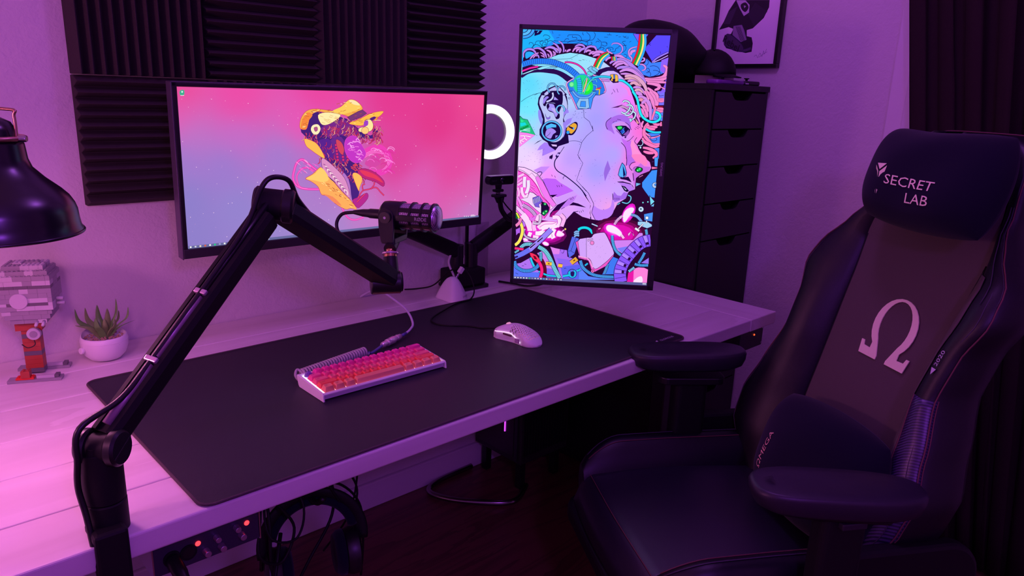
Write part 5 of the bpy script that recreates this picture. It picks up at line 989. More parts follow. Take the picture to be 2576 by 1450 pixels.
for r, row in enumerate(rows):
    cx = 0; y = (4-r+.5)*U_*.982
    for wd, s in row:
        kx = (cx+wd/2)*U_; cx += wd
        if s == 'esc':
            b = MB(); rg = []
            for hh, sz in ((.001, .0085), (.004, .0082), (.008, .0068), (.0105, .0050), (.0118, .0022)): rg.append([MK @ V((kx+sz*math.cos(a)*(1+.10*math.sin(3*a+hh*400)), y+sz*math.sin(a)*(1+.10*math.cos(4*a+hh*300)), hh)) for a in (2*math.pi*i/12 for i in range(12))])
            o = b.loft(rg).build('artisan_keycap', mat('purple_resin', (.16, .05, .42), .08, spec=1, coat=1), KR, local=True); o['label'] = 'clear purple resin escape key'; continue
        key = (wd, r)
        if key not in cache:
            hw, hd, ht = wd*U_/2-.0006, U_/2-.0006, [.0110, .0093, .0085, .0088, .0098][r]; tp = .0030; sh = [-.0008, -.0004, 0, .0004, .0006][r]
            rg = [rrect(2*hw, 2*hd, .0012, 2), rrect(2*hw-.001, 2*hd-.001, .0014, 2), rrect(2*(hw-tp), 2*(hd-tp), .002, 2), rrect(2*(hw-tp-.0008), 2*(hd-tp-.0008), .0016, 2), rrect(2*(hw-tp-.004), 2*(hd-tp-.003), .001, 2)]
            hs = [0, .001, ht, ht+.0005, ht-.0003 if r < 4 or wd < 6 else ht+.0008]
            bb = MB(); tlt = [-.14, -.08, 0, .08, .10][r]
            bb.loft([[V((px_, py_+sh*(h/.01), h+(py_*tlt if j > 1 else 0))) for px_, py_ in q] for j, (q, h) in enumerate(zip(rg, hs))], True)
            o = bb.build('keycap', KMAT[r], KR, local=True, auto=30); cache[key] = o; o.parent = KR
        else: o = copyo(cache[key], KR)
        o.matrix_basis = MK @ Matrix.Translation(V((kx, y, .0022)))
        if s:
            ht = [.0110, .0093, .0085, .0088, .0098][r]
            sz = .0055 if len(s) == 1 else .0034
            vs_, fs_ = textgeo(s)
            bb = MB(); ox = -(wd*U_/2-.0068)*(0 if len(s) == 1 else .55); tlt = [-.14, -.08, 0, .08, .10][r]
            bb.add([V((q[0]*sz+ox-(.001 if len(s) == 1 else 0), q[1]*sz+.0016, ht+.0006+(q[1]*sz+.0016)*tlt)) for q in vs_], fs_); l_ = bb.build('legend', LEG, None, local=True, fixn=False); l_.parent = o; WM[l_] = Matrix.Identity(4)
# coiled cable
t = thing('keyboard_cable', 'white and grey keyboard cable with a coil and a metal connector', 'cable', (.70, -.50, .7555))
c0 = V((.655, -.4905, .7675)); c1 = V((.832, -.4525, .7675)); cdv = c1-c0; cu = V((0, 0, 1)); cs_ = cdv.normalized().cross(cu); pts = []
NT = 25
for i in range(NT*14+1):
    a = 2*math.pi*i/14; pts.append(c0+cdv*(i/(NT*14))+cu*(.0098*math.sin(a))+cs_*(.0098*math.cos(a)))
MB().tube(pts, .0030, 7).build('coil', GREYC, t, smooth=True)
MB().tube(crom([V((.668, -.513, .771)), V((.655, -.508, .762)), V((.644, -.50, .760)), V((.640, -.492, .770)), c0+V((-.006, .006, .010)), c0+cs_*.0098], 7), .0030, 8).build('coil_tail', GREYC, t, smooth=True)
p1 = V((.892, -.4300, .7645)); p2 = V((.962, -.4020, .7650)); cdn = (p2-p1).normalized()
MB().tube(crom([c1+cs_*.0098, c1+V((.012, -.002, -.006)), c1+V((.035, .010, -.006)), p1], 6), .0032, 9).build('blue_sleeve', HSHR, t, smooth=True)
MB().rev([(.0050, -.004), (.0072, 0), (.0072, .010), (.0062, .011), (.0062, .016), (.0088, .018), (.0088, .026), (.0080, .027), (.0092, .030), (.0092, .045), (.0070, .047), (.0070, .056), (.0078, .057), (.0078, .063), (.0066, .065), (.0066, .072), (.0046, .076)], p1, cdn, 28).build('connector', CONN, t, auto=30)
MB().tube([p1+cdn*.076, p1+cdn*.098], .0040, 10).build('heat_shrink', HSHR, t, smooth=True)
q = p1+cdn*.096
MB().tube(crom([q, q+V((.028, .020, 0)), V((1.045, -.335, .765)), V((1.072, -.27, .778)), V((1.085, -.19, .788)), V((1.098, -.11, .790)), V((1.102, -.05, .780)), V((1.096, -.02, .764)), V((1.09, -.006, .7535))], 8), .0030, 9).build('cable', LILAC, t, smooth=True)
# ================================================================== mouse
MO = thing('mouse', 'white honeycomb mouse with lit side strip, on the desk mat', 'mouse', (1.193, -.582, .7548), .10)
def mcs(s):   # s 0 front .. 1 back : half width, height
    wd = .0300+.0035*math.cos(s*math.pi*2-.2)*(1 if s < .9 else .8); wd *= (1-max(0, .10-s)*1.6)*math.sqrt(max(.02, 1-max(0, (s-.74)/.26)**2*.95)); ht = .012*(1-max(0, (s-.68)/.32)**2)+.0012+.0255*math.sin(min(1, (s+.10)/1.105)*math.pi)**.85
    return wd, ht
def msurf(u_, s):
    a = math.pi*u_; wd, ht = mcs(s); x_ = math.cos(a); y_ = math.sin(a); ex = abs(x_)**.72*(1 if x_ > 0 else -1)
    sq = abs(y_)**.62
    return V((ex*wd*(1-.10*(1-sq)*(1 if s < .75 else .4)), .064-.128*s, .0015+ht*sq))
b = MB(); NU, NV = 132, 210
for i in range(NU+1):
    for j in range(NV+1): b.v.append(msurf(i/NU, j/NV))
def hole(p, s):
    if p.z < .017: return False
    def inhex(p0, y0, y1, xm):
        if not (y0 < p.y < y1) or abs(p.x) > xm: return False
        g = .0062; row = round(p.y/(g*.866)); xo = (row % 2)*g/2; cx = round((p.x-xo)/g)*g+xo; cy = row*g*.866
        return (p.x-cx)**2+(p.y-cy)**2 < .0020**2
    return inhex(p, -.056, .012, .0245)
for i in range(NU):
    for j in range(NV):
        a = i*(NV+1)+j; c = msurf((i+.5)/NU, (j+.5)/NV)
        if hole(c, j/NV): continue
        b.f.append((a, a+NV+1, a+NV+2, a+1))
SHELL = mat('mouse_shell', (.80, .74, .80), .38)
b.build('shell', SHELL, MO, local=True, smooth=True, solid=.0012)
f_ = [msurf(i/24, 0) for i in range(25)]; MB().add(f_, [tuple(range(25))]).build('nose', SHELL, MO, local=True)
f_ = [msurf(i/24, 1) for i in range(25)]; MB().add(f_, [tuple(range(25))]).build('tail', SHELL, MO, local=True)
MB().prism([(x_*.93, y_) for x_, y_ in [(mcs(s)[0], .064-.128*s) for s in [k/20 for k in range(21)]]+[(-mcs(s)[0], .064-.128*s) for s in [1-k/20 for k in range(21)]]], .0, .0035).build('sole', WHITE, MO, local=True)
MB().box((-.018, -.050, .008), (.018, .02, .012)).build('inner_board', mat('inner_glow', (.5, .2, .4), .5, emit=(1, .30, .70), es=.30), MO, local=True)
MB().tube([V((msurf(0, s).x*0-mcs(s)[0]*.985-.0002, .064-.128*s, .019+.004*math.sin((s-.05)*4.2)-max(0, s-.45)*.060)) for s in [.08+.62*k/20 for k in range(21)]], .00125, 6).build('light_strip', mat('strip_glow', (.9, .8, .9), .4, emit=(1, .72, .95), es=1.0), MO, local=True, smooth=True)
MB().box((-.0322, .000, .0165), (-.0285, .028, .0205)).build('side_button', mat('dark_red_gap', (.10, .02, .05), .5), MO, local=True, bevel=.001)
MB().box((-.0325, -.026, .0050), (-.0300, -.012, .0165)).build('side_badge', mat('badge_mauve', (.42, .22, .42), .4), MO, local=True, bevel=.001)
text('G', .011, onp((-.0327, -.019, .0108), (0, -1, 0), (0, 0, 1)), SILV, MO, 'lettering', True)
MB().cyl((-.0035, .036, .0305), (.0035, .036, .0305), .0085, n=28, bev=.001).build('scroll_wheel', mat('lit_wheel', (.8, .5, .6), .4, emit=(1, .45, .55), es=.45), MO, local=True, auto=40)
MB().box((-.0028, .012, .0372), (.0028, .021, .0392)).build('dpi_button', SHELL, MO, local=True, bevel=.0008)
# ================================================================== mouse bungee
t = thing('mouse_bungee', 'white shark fin mouse cable holder with a grey arm behind the desk mat', 'mouse bungee', (1.305, -.165, .7505))
b = MB(); rg = []
for k in range(13):
    s = k/12; hh = .066*s; g = (1-s)**.62; wx_ = .034*g+.007; wy = .052*g+.006
    rg.append([V((1.306+.014*s*0+wx_*math.cos(a)*(1+.12*math.cos(3*a)), -.168+wy*math.sin(a)*(1+.10*math.cos(2*a)), .7508+hh)) for a in (2*math.pi*i/36 for i in range(36))])
b.loft(rg).build('bungee_base', WHITE, t, smooth=True, auto=60)
ab = V((1.312, -.168, .803)); at_ = V((1.334, -.168, .828))
MB().cyl(ab, at_, .0042, n=14).build('bungee_arm', CHROME, t, smooth=True)
MB().box((-.010, -.006, -.0065), (.010, .006, .0065), basis(at_+(at_-ab).normalized()*.006, (at_-ab).normalized(), (0, 1, 0), (at_-ab).normalized().cross(V((0, 1, 0))))).build('cable_clip', WHITE, t, bevel=.002)
text('ZOWIE', .0075, onp((1.3175, -.2142, .765), (.94, .34, 0), (-.08, .2, 1)), mat('grey_print', (.18, .1, .2), .6), t)
b = MB().tube(crom([V((1.193, -.517, .769)), V((1.186, -.49, .764)), V((1.178, -.455, .757)), V((1.160, -.42, .757)), V((1.120, -.385, .757)), V((1.105, -.35, .757)), V((1.125, -.31, .757)), V((1.20, -.27, .758)), V((1.275, -.235, .757)), V((1.325, -.228, .757)), V((1.352, -.215, .775)), V((1.362, -.19, .805)), V((1.352, -.172, .834)), V((1.338, -.166, .839)), V((1.33, -.12, .82)), V((1.31, -.07, .77)), V((1.28, -.03, .7545)), V((1.24, -.015, .7545))], 8), .0022, 8)
tag(b.build('mouse_cable', BLKM, smooth=True), 'thin black mouse cable curling over the mat to the white cable holder', 'cable')
# ================================================================== desk lamp
LC = V((.161, -.569, 1.137)); LR = V((.729, -.684, 0)); LN = V((-.684, -.729, 0))
t = thing('desk_lamp', 'black bell shaped lamp with copper fittings hanging in at the left edge', 'lamp', (-.12, -.30, .7505))
prof = [(.0440, .126), (.0462, .118), (.0480, .098), (.0520, .086), (.066, .0705), (.084, .0545), (.0935, .044), (.0990, .034), (.1018, .0245), (.1030, .011), (.1045, .0005), (.1070, -.004), (.1080, -.007), (.1065, -.0095)]
SH = mat('lamp_enamel', (.006, .005, .010), .27, spec=.7)
b = MB(); b.rev(prof, LC, (0, 0, 1), 72, False); b.build('lamp_shade', SH, t, smooth=True, solid=.0012)
MB().rev([(r-.0016, h-.0005) for r, h in prof[:11]], LC, (0, 0, 1), 72, False).build('shade_lining', mat('lining_white', (.75, .72, .75), .5), t, smooth=True)
MB().tube([LC+V((.1066*math.cos(a), .1066*math.sin(a), -.0068)) for a in (2*math.pi*i/72 for i in range(72))], .0026, 8, True).build('rolled_rim', SH, t, smooth=True)
MB().rev([(.0001, .158), (.020, .156), (.033, .149), (.0385, .138), (.0400, .124)], LC, (0, 0, 1), 40).build('socket_cap', SH, t, auto=50)
MB().tube([LC+V((.0475*math.cos(a), .0475*math.sin(a), .127)) for a in (2*math.pi*i/48 for i in range(48))], .0036, 10, True).build('collar_ring', COPPER, t, smooth=True)
MB().cyl(LC+LR*.047+V((0, 0, .127)), LC+LR*.059+V((0, 0, .127)), .0050, .0042, n=16, bev=.001).build('thumb_screw', CHROME, t, auto=40)
MB().tube(crom([LC+LR*.0455+V((0, 0, .128)), LC+LR*.0455+V((0, 0, .158)), LC+LR*.041+V((0, 0, .1665)), LC-LR*.041+V((0, 0, .1665)), LC-LR*.0455+V((0, 0, .158)), LC-LR*.0455+V((0, 0, .128))], 5), .0022, 8).build('wire_bail', COPPER, t, smooth=True)
for q in (1, -1): MB().box((-.0045, -.0012, .130), (.0045, .0012, .180), basis(LC+LR*(.026*q)+LN*.040, LR, LN, (0, 0, 1))).build('bracket', COPPER, t, bevel=.001)
MB().box((-.030, .030, .166), (.030, .0425, .184), basis(LC, LR, LN, (0, 0, 1))).build('bracket_head', COPPER, t, bevel=.003)
MB().box(tuple(LC+V((-.014, -.012, .172))), tuple(LC+V((.014, .012, .196)))).build('knuckle', COPPER, t, bevel=.004)
MB().cyl(LC+V((0, -.02, .184)), LC+V((0, .02, .184)), .007, n=18).build('pivot_bolt', CHROME, t, smooth=True)
MB().cyl(LC+V((0, 0, .190)), V((-.12, -.30, 1.62)), .006, n=14).build('arm', SH, t, smooth=True)
MB().cyl((-.12, -.30, 1.62), (-.12, -.30, .77), .006, n=14).build('pole', SH, t, smooth=True)
MB().cyl((-.12, -.30, .7505), (-.12, -.30, .775), .085, .08, n=48).build('base', SH, t, auto=40)
MB().sphere(LC+V((0, 0, .010)), .028, 20, 12).build('bulb', mat('pink_bulb', (.9, .5, .8), .4, emit=(1, .30, .72), es=14), t, smooth=True)
light('lamp_light', 'POINT', LC+V((0, 0, -.016)), (1, .27, .66), 3.1, .030)
# ================================================================== toy brick model
TG = [mat('brick_grey', (.30, .28, .32), .35), mat('brick_pale_grey', (.52, .49, .54), .35), mat('brick_dark_grey', (.13, .12, .14), .38), mat('brick_red_brown', (.42, .06, .035), .35), mat('brick_red', (.75, .03, .02), .35)]
t = thing('toy_brick_tower', 'grey toy brick cabin on a red brown pillar, left corner of desk', 'toy', (.258, -.108, .7505), R(-24))
ST = .008
def brick(x, y, z, nx, ny, hh, c, studs=True, nm='brick'):
    b = MB(); b.box((x, y, z), (x+nx*ST-.0003, y+ny*ST-.0003, z+hh-.0002))
    if studs:
        for i in range(nx):
            for j in range(ny): b.cyl((x+(i+.5)*ST, y+(j+.5)*ST, z+hh-.0002), (x+(i+.5)*ST, y+(j+.5)*ST, z+hh+.0016), .0024, n=10)
    return b.build(nm, TG[c], t, local=True)
rnd = random.Random(11)
z = .116
for lay in range(13):          # stepped block cabin
    nx = [8, 10, 11, 12, 12, 12, 12, 12, 12, 12, 12, 11, 9][lay]; ny = [8, 9, 9, 10, 10, 10, 10, 10, 10, 10, 10, 9, 7][lay]; x0 = -nx*ST/2; y0 = -ny*ST/2; hh = .0096 if lay not in (4, 8) else .0064; k = 0
    top = lay >= 9
    while k < nx:
        q = min(rnd.choice([2, 3, 4]), nx-k); c = 0 if lay not in (4, 8) else 2
        if rnd.random() < .28: c = 1
        brick(x0+k*ST, y0, z, q, 3, hh, c, top or lay in (1, 3)); brick(x0+k*ST, y0+(ny-3)*ST, z, q, 3, hh, c, top); k += q
    brick(x0, y0+3*ST, z, nx, ny-6, hh, 0, top); z += hh
for i, (x, y, nx, ny) in enumerate(((-.02, -.012, 2, 3), (.0, -.004, 3, 2))): brick(x, y, z, nx, ny, .0032, 1-i)
for x in (.020, .032):          # side pegs and lamps
    MB().cyl((x, -.052, .125), (x+.001, -.068, .121), .003, n=12).build('peg', TG[1], t, local=True, smooth=True)
MB().cyl((.046, -.006, .150), (.062, -.008, .150), .0035, n=12).build('peg', TG[1], t, local=True, smooth=True); MB().cyl((.046, -.006, .160), (.060, -.008, .160), .0035, n=12).build('peg', TG[1], t, local=True, smooth=True)
MB().cyl((-.01, -.037, .165), (-.01, -.043, .165), .016, n=30, bev=.001).build('round_plate', TG[1], t, local=True, auto=40)
z = .004
for lay in range(12):
    s = 4 if lay < 10 else 6
    brick(-s*ST/2-.006, -s*ST/2*.75, z, s, 3, .0093, 3 if lay % 4 else 2, False); z += .0093
for z_ in (.092, ): MB().cyl((.004, -.020, z_), (.004, -.030, z_), .0125, n=28, bev=.001).build('hub_wheel', TG[1], t, local=True, auto=40); MB().cyl((.004, -.030, z_), (.004, -.0312, z_), .007, n=20).build('hub_cap', TG[0], t, local=True)
MB().tube(crom([V((-.004, -.016, .086)), V((.004, -.026, .070)), V((-.008, -.030, .064)), V((-.02, -.024, .070))], 6), .0010, 6).build('rubber_loop', BLK, t, local=True, smooth=True)
for y in (-.060, .012):
    brick(-.045, y, 0, 12, 3, .0055, 0, False); brick(-.030, y+.002, .0055, 4, 2, .0040, 4, True)
    brick(.006, y+.004, .0055, 4, 1, .0060, 1, False); brick(.038, y+.004, .0055, 1, 2, .0060, 2, False)
    brick(-.020, y+.0, .0095, 2, 2, .0140, 3, True)
# ================================================================== planter
t = thing('planter', 'round white pot of green succulent leaves and gravel beside the toy bricks', 'plant pot', (.384, -.102, .7505))
pc = V((.384, -.102, .7508)); b = MB()
prof = [(.022, 0), (.031, .003), (.041, .014), (.0465, .030), (.0475, .044), (.0455, .0535), (.0430, .0545), (.0425, .048), (.040, .040)]
rg = []
for r, h in prof:
    rg.append([pc+V((r*math.cos(a), r*math.sin(a), h+(h/.054)**3*.010*max(0, math.sin(a)))) for a in (2*math.pi*i/48 for i in range(48))])
b.loft(rg).build('pot', WHITE, t, smooth=True, auto=60)
MB().tube([pc+V((.0462*math.cos(a), .0462*math.sin(a), .0445+.006*max(0, math.sin(a)))) for a in (2*math.pi*i/48 for i in range(48))], .0017, 6, True).build('rim_band', WHITE, t, smooth=True)
MB().prism(rrect(.018, .0035, .001, 3), 0, .0012, basis(pc+V((.026, -.0375, .0395)), V((.82, .57, 0)), (0, 0, 1), V((.57, -.82, 0)))).build('relief_panel', WHITE, t, bevel=.0003)
MB().cyl(pc+V((-.0455, -.012, .030)), pc+V((-.0515, -.014, .031)), .007, n=18, bev=.001).build('side_boss', WHITE, t, auto=40)
rnd = random.Random(3); b = MB()
for i in range(150):
    a = rnd.uniform(0, 6.28); r = .038*math.sqrt(rnd.random()); s_ = rnd.uniform(.0016, .003); b.sphere(pc+V((r*math.cos(a), r*math.sin(a), .046+rnd.uniform(0, .003)+.006*max(0, math.sin(a)))), s_, 6, 4, (1, .8, .8))
tag(b.build('gravel', mat('gravel', (.38, .24, .16), .7, noise=(300, .6)), t), kind='stuff')
LEAF = [mat('leaf_green', (.16, .36, .08), .35, noise=(60, .35)), mat('leaf_olive', (.24, .36, .10), .35, noise=(60, .35))]
leaves = [(-.052, .0, .076, .009), (-.030, .012, .072, .011), (.030, .004, .086, .009), (.010, .0, .066, .012), (.052, .0, .062, .008), (-.056, -.006, .038, .008), (.062, -.006, .028, .007), (.0, -.010, .045, .012), (-.018, -.012, .050, .012), (.020, -.012, .042, .010), (-.006, .014, .074, .011), (.036, .016, .052, .008)]
for i, (dx, dy, hh, wd) in enumerate(leaves):
    p0 = pc+V((.004+dx*.12, .006+dy*.2, .045)); p1 = pc+V((.004+dx*.9, .006+dy, .050+hh*.55)); p2 = pc+V((.004+dx, .006+dy, .050+hh*.92))
    if abs(dx) > .045 and hh < .05: p1 = pc+V((.004+dx*.6, .006+dy, .050+hh*.7))
    pts = crom([p0, (p0+p1)/2+V((0, 0, .004)), p1, p2], 5); N = len(pts); rg = []
    dr = (p2-p0).normalized(); sd = V((dx, dy-.02, 0)).normalized().cross(V((0, 0, 1))) if abs(dx)+abs(dy) > .02 else V((1, 0, 0))
    sd = (sd-dr*sd.dot(dr)).normalized()
    if abs(sd.y) > .85: sd = (sd*.5+V((.6, -.2, .3))).normalized()
    nn = dr.cross(sd)
    for j, p in enumerate(pts):
        s = j/(N-1); ww = wd*(.75+.5*s)*(1-s**2.2)*.75+.0004; rg.append([p+sd*(ww*math.cos(a))+nn*((ww*.28)*math.sin(a)+.25*ww*abs(math.cos(a))) for a in (2*math.pi*k/10 for k in range(10))])
    MB().loft(rg).build('leaf', LEAF[i % 2], t, smooth=True)
# ================================================================== sound card under the desk
t = thing('audio_interface', 'small recording box with silver knobs and red lights under the desk edge', 'audio interface', (.337, -.75, .69), 0)
xa, xb, za, zb, yf = .258, .417, .641, .688, -.800
MB().box((xa+.003, yf+.004, za+.001), (xb-.003, yf+.105, zb-.001)).build('case', mat('box_red', (.20, .02, .03), .4), t, bevel=.002)
MB().box((xa, yf, za), (xb, yf+.005, zb)).build('front_panel', mat('panel_grey', (.045, .045, .075), .4, .3), t, bevel=.001)
for x in (xa-.0022, xb+.0002): MB().box((x, yf-.001, za-.001), (x+.002, yf+.10, zb+.001)).build('side_plate', CHROME, t)
MB().box((xa, yf+.004, zb), (xb, yf+.10, .7125)).build('mounting_block', BLK, t)
def fp(px, py): return px, py
KN = [(.332, .6545, 1), (.349, .6715, .9), (.3555, .6535, 1), (.380, .676, .9), (.3875, .660, 1)]
for x, z, s in KN:
    MB().cyl((x, yf, z), (x, yf-.0125, z), .0058*s, .0050*s, n=24, bev=.0006).build('knob', mat('knob_metal', (.55, .48, .55), .3, .8), t, auto=40)
for x, z in ((.3215, .6725), (.3975, .6765)): MB().sphere((x, yf-.0008, z), .0042, 14, 8, (1, .4, 1)).build('indicator_light', REDL, t, smooth=True)
for x in (.283, .307):
    MB().cyl((x, yf+.001, .6635), (x, yf-.0018, .6635), .0125, n=28).build('socket', BLKM, t, auto=40)
    MB().cyl((x, yf-.0017, .6635), (x, yf-.0022, .6635), .0090, n=24).build('socket_core', BLK, t)
t = thing('audio_plug', 'black plug with a metal sleeve pushed into the recording box', 'cable plug', (.283, yf-.02, .66))
dp = V((.05, -1, -.32)).normalized(); MB().rev([(.0105, .003), (.0105, .030), (.0085, .040), (.0075, .062)], V((.283, yf-.002, .6635)), dp, 24).build('plug_shell', BLK, t, auto=35)
MB().rev([(.0080, .0), (.0080, .016)], V((.283, yf-.002, .6635))+dp*.060, dp, 20).build('metal_sleeve', CHROME, t, auto=35)
q = V((.283, yf-.002, .6635))+dp*.075; MB().tube(crom([q, q+dp*.05, q+V((.03, .0, -.10)), q+V((.12, .05, -.14)), q+V((.2, .15, -.06))], 6), .0035).build('lead', BLK, t, smooth=True)
# ================================================================== headphones hanging under the desk
t = thing('headphones', 'black padded headphones hanging under the front of the desk', 'headphones', (.53, -.70, .70))
hc = V((.545, -.730, .545)); hx = V((.93, -.30, .0)).normalized(); hz = V((.05, .12, 1)).normalized(); hn = hx.cross(hz)
def arc(r, a0, a1, n=36, off=0): return [hc+hx*(r*math.cos(R(a)))+hz*(r*1.02*math.sin(R(a)))+hn*off for a in [a0+(a1-a0)*k/n for k in range(n+1)]]
MB().tube(arc(.088, -8, 188), .013, 12, flat=.55, upv=None).build('headband', BLKM, t, smooth=True)
MB().tube(arc(.074, 12, 168), .009, 10, flat=.8).build('band_cushion', NAVYV, t, smooth=True)
MB().tube(arc(.083, 25, 155, off=-.0115), .0010, 6).build('stitching', STITCHB, t, smooth=True)
for sgn, c in ((1, hc+hx*.074+hz*-.035), (-1, hc-hx*.078+hz*-.045)):
    nd = hx*sgn
    MB().rev([(.020, -.020), (.040, -.018), (.044, -.008), (.043, .004), (.036, .008), (.012, .009)], c, nd, 36).build('ear_cup', BLK, t, auto=40)
    MB().rev([(.022, -.034), (.034, -.038), (.041, -.030), (.042, -.020), (.030, -.018)], c, nd, 36).build('ear_pad', NAVYV, t, smooth=True)
    MB().tube(crom([c+hz*.058+nd*.012, c+hz*.035+nd*.013, c+nd*.013+hn*-.02], 5), .004, 8).build('yoke', BLKMET, t, smooth=True)
# hanger hook
t = thing('headphone_hook', 'black hook under the desk that carries the headphones', 'hook', (.52, -.66, .71))
MB().box((.50, -.72, .7045), (.56, -.64, .7125)).build('hook_plate', BLK, t, bevel=.002)
MB().tube(crom([V((.535, -.66, .705)), V((.54, -.69, .655)), V((.545, -.715, .630)), V((.548, -.745, .628)), V((.55, -.765, .645))], 6), .0055, 10).build('hook_arm', BLK, t, smooth=True)
# cable bundle
def cable(pts, r, label, grp=None, m=None):
    return tag(MB().tube(crom([V(p) for p in pts], 7), r, 8).build('cable', m or BLKM, smooth=True), label, 'cable', grp)
cable([(.455, -.735, .70), (.47, -.745, .66), (.50, -.75, .60), (.47, -.76, .55), (.43, -.765, .58), (.44, -.75, .64), (.46, -.72, .705)], .0026, 'black cable loop hanging left of the headphones, nearest the recording box')
cable([(.50, -.70, .705), (.54, -.72, .66), (.60, -.73, .64), (.645, -.725, .58), (.655, -.72, .50), (.66, -.70, .40)], .0024, 'thin black cable arching outside the right of the headphones')
cable([(.48, -.69, .705), (.56, -.70, .69), (.625, -.71, .65), (.65, -.71, .60), (.63, -.72, .56), (.60, -.74, .60), (.57, -.74, .66), (.55, -.7, .705)], .0022, 'thin black cable coiled over the top of the headphones')
cable([(.47, -.70, .70), (.46, -.74, .62), (.455, -.75, .55), (.465, -.75, .48), (.49, -.74, .42), (.51, -.72, .30)], .0030, 'thick black cable dropping straight down left of the headphones')
cable([(.49, -.70, .705), (.52, -.745, .64), (.50, -.76, .585), (.455, -.755, .60), (.46, -.73, .66), (.52, -.70, .70)], .0022, 'thin black cable knotted between the recording box and the headband')
cable([(.50, -.62, .71), (.58, -.65, .66), (.61, -.68, .62), (.60, -.70, .56), (.54, -.72, .50), (.50, -.72, .44)], .0028, 'black cable swinging behind the headphones to the right ear cup')
cable([(.56, -.63, .71), (.60, -.64, .67), (.64, -.66, .66), (.68, -.66, .62), (.66, -.66, .52), (.60, -.66, .46)], .0020, 'hair thin black cable bowing widest right of the headphones')
cable([(.95, -.05, .68), (1.1, -.05, .56), (1.25, -.1, .47), (1.32, -.12, .43), (1.42, -.12, .38), (1.5, -.1, .34)], .006, 'thick black cable running under the desk to the tower case')
# control box at the right end
t = thing('control_box', 'small black control box with an orange light under the right end of the desk', 'control box', (1.92, -.76, .68))
MB().box((1.845, -.815, .640), (1.985, -.70, .7125)).build('box_body', BLK, t, bevel=.003)
MB().box((1.850, -.8175, .645), (1.980, -.8145, .705)).build('front_plate', DGREY, t, bevel=.001)
MB().sphere((1.928, -.818, .684), .0030, 10, 6).build('indicator_light', ORL, t, smooth=True)
for x, z in ((1.972, .652), (1.972, .698)): MB().cyl((x, -.8174, z), (x, -.819, z), .0025, n=12).build('screw', CHROME, t)
# ================================================================== tower case and stand
t = thing('computer_tower', 'black computer tower with a violet light line under the desk', 'computer case', (1.66, -.13, FZ))
X0, X1, Y0, Y1, Z0, Z1 = 1.535, 1.76, -.255, -.02, .150, .60
MB().box((X0, Y0, Z0), (X1, Y1, Z1)).build('case_body', mat('case_steel', (.020, .014, .017), .45), t, bevel=.004)
MB().box((X0-.003, Y0+.035, Z0+.02), (X0, Y1-.01, Z1-.02)).build('side_panel', mat('smoked_panel', (.030, .02, .024), .3), t, bevel=.001)
for i in range(16): MB().box((X0+.012+i*.013, Y0-.004, Z0+.03), (X0+.018+i*.013, Y0, Z1-.03)).build('front_slat', BLK, t)
MB().box((X0-.005, Y0+.016, Z0+.01), (X0-.001, Y0+.030, Z1-.02)).build('corner_post', DGREY, t)
MB().box((X0-.0065, Y0+.075, Z0+.10), (X0-.003, Y0+.0785, Z0+.235)).build('light_line', VIOL, t)
for x in (X0+.02, X1-.04):
    for y in (Y0+.02, Y1-.04): MB().box((x, y, FZ), (x+.025, y+.025, Z0)).build('foot', BLK, t, bevel=.002)
t = thing('chrome_foot_rail', 'bent chrome rail low on the floor in front of the tower case', 'rail', (1.40, -.22, FZ))
MB().tube(crom([V((1.52, -.02, FZ+.012)), V((1.36, -.03, FZ+.012)), V((1.30, -.07, FZ+.012)), V((1.335, -.16, FZ+.012)), V((1.44, -.27, FZ+.012)), V((1.50, -.285, FZ+.012)), V((1.58, -.24, FZ+.012))], 8), .0095, 12).build('bent_rail', mat('dark_chrome', (.30, .27, .27), .22, 1), t, smooth=True)
# black cabinet under the desk
t = thing('under_desk_cabinet', 'black drawer cabinet in the dark under the right end of the desk', 'cabinet', (1.86, -.35, FZ))
MB().box((1.835, -.60, FZ+.02), (1.985, -.06, .7125)).build('cabinet_body', CABM, t, bevel=.002)
for i in range(4): MB().box((1.838, -.612, FZ+.03+i*.158), (1.982, -.600, FZ+.183+i*.158)).build('drawer_front', CABM, t, bevel=.0015)
for x in (1.85, 1.96):
    for y in (-.58, -.09): MB().cyl((x, y, FZ), (x, y, FZ+.021), .010, n=10).build('foot', BLK, t)
# cable tangle on the floor by the right wall
for i, (dx, dy, lb) in enumerate(((0, 0, 'black cable coil on the floor behind the seat, at the wall'), (.05, -.09, 'black power lead curled on the floor nearer the chair back'))):
    bx, by = 2.20+dx*.3, -.66+dy
    cable([(bx, by, FZ+.004), (bx+.06, by+.03, FZ+.02), (bx+.11, by-.02, FZ+.05), (bx+.06, by-.07, FZ+.03), (bx, by-.03, FZ+.012), (bx+.03, by+.03, FZ+.05), (bx+.10, by+.01, FZ+.012)], .006, lb)
t = thing('power_strip', 'black power strip standing on the floor by the baseboard behind the seat', 'power strip', (2.27, -.72, FZ)); MB().box((2.235, -.86, FZ), (2.285, -.60, FZ+.045)).build('strip_body', BLK, t, bevel=.006)
for i in range(4): MB().cyl((2.26, -.82+i*.06, FZ+.045), (2.26, -.82+i*.06, FZ+.047), .018, n=20).build('socket', DGREY, t)
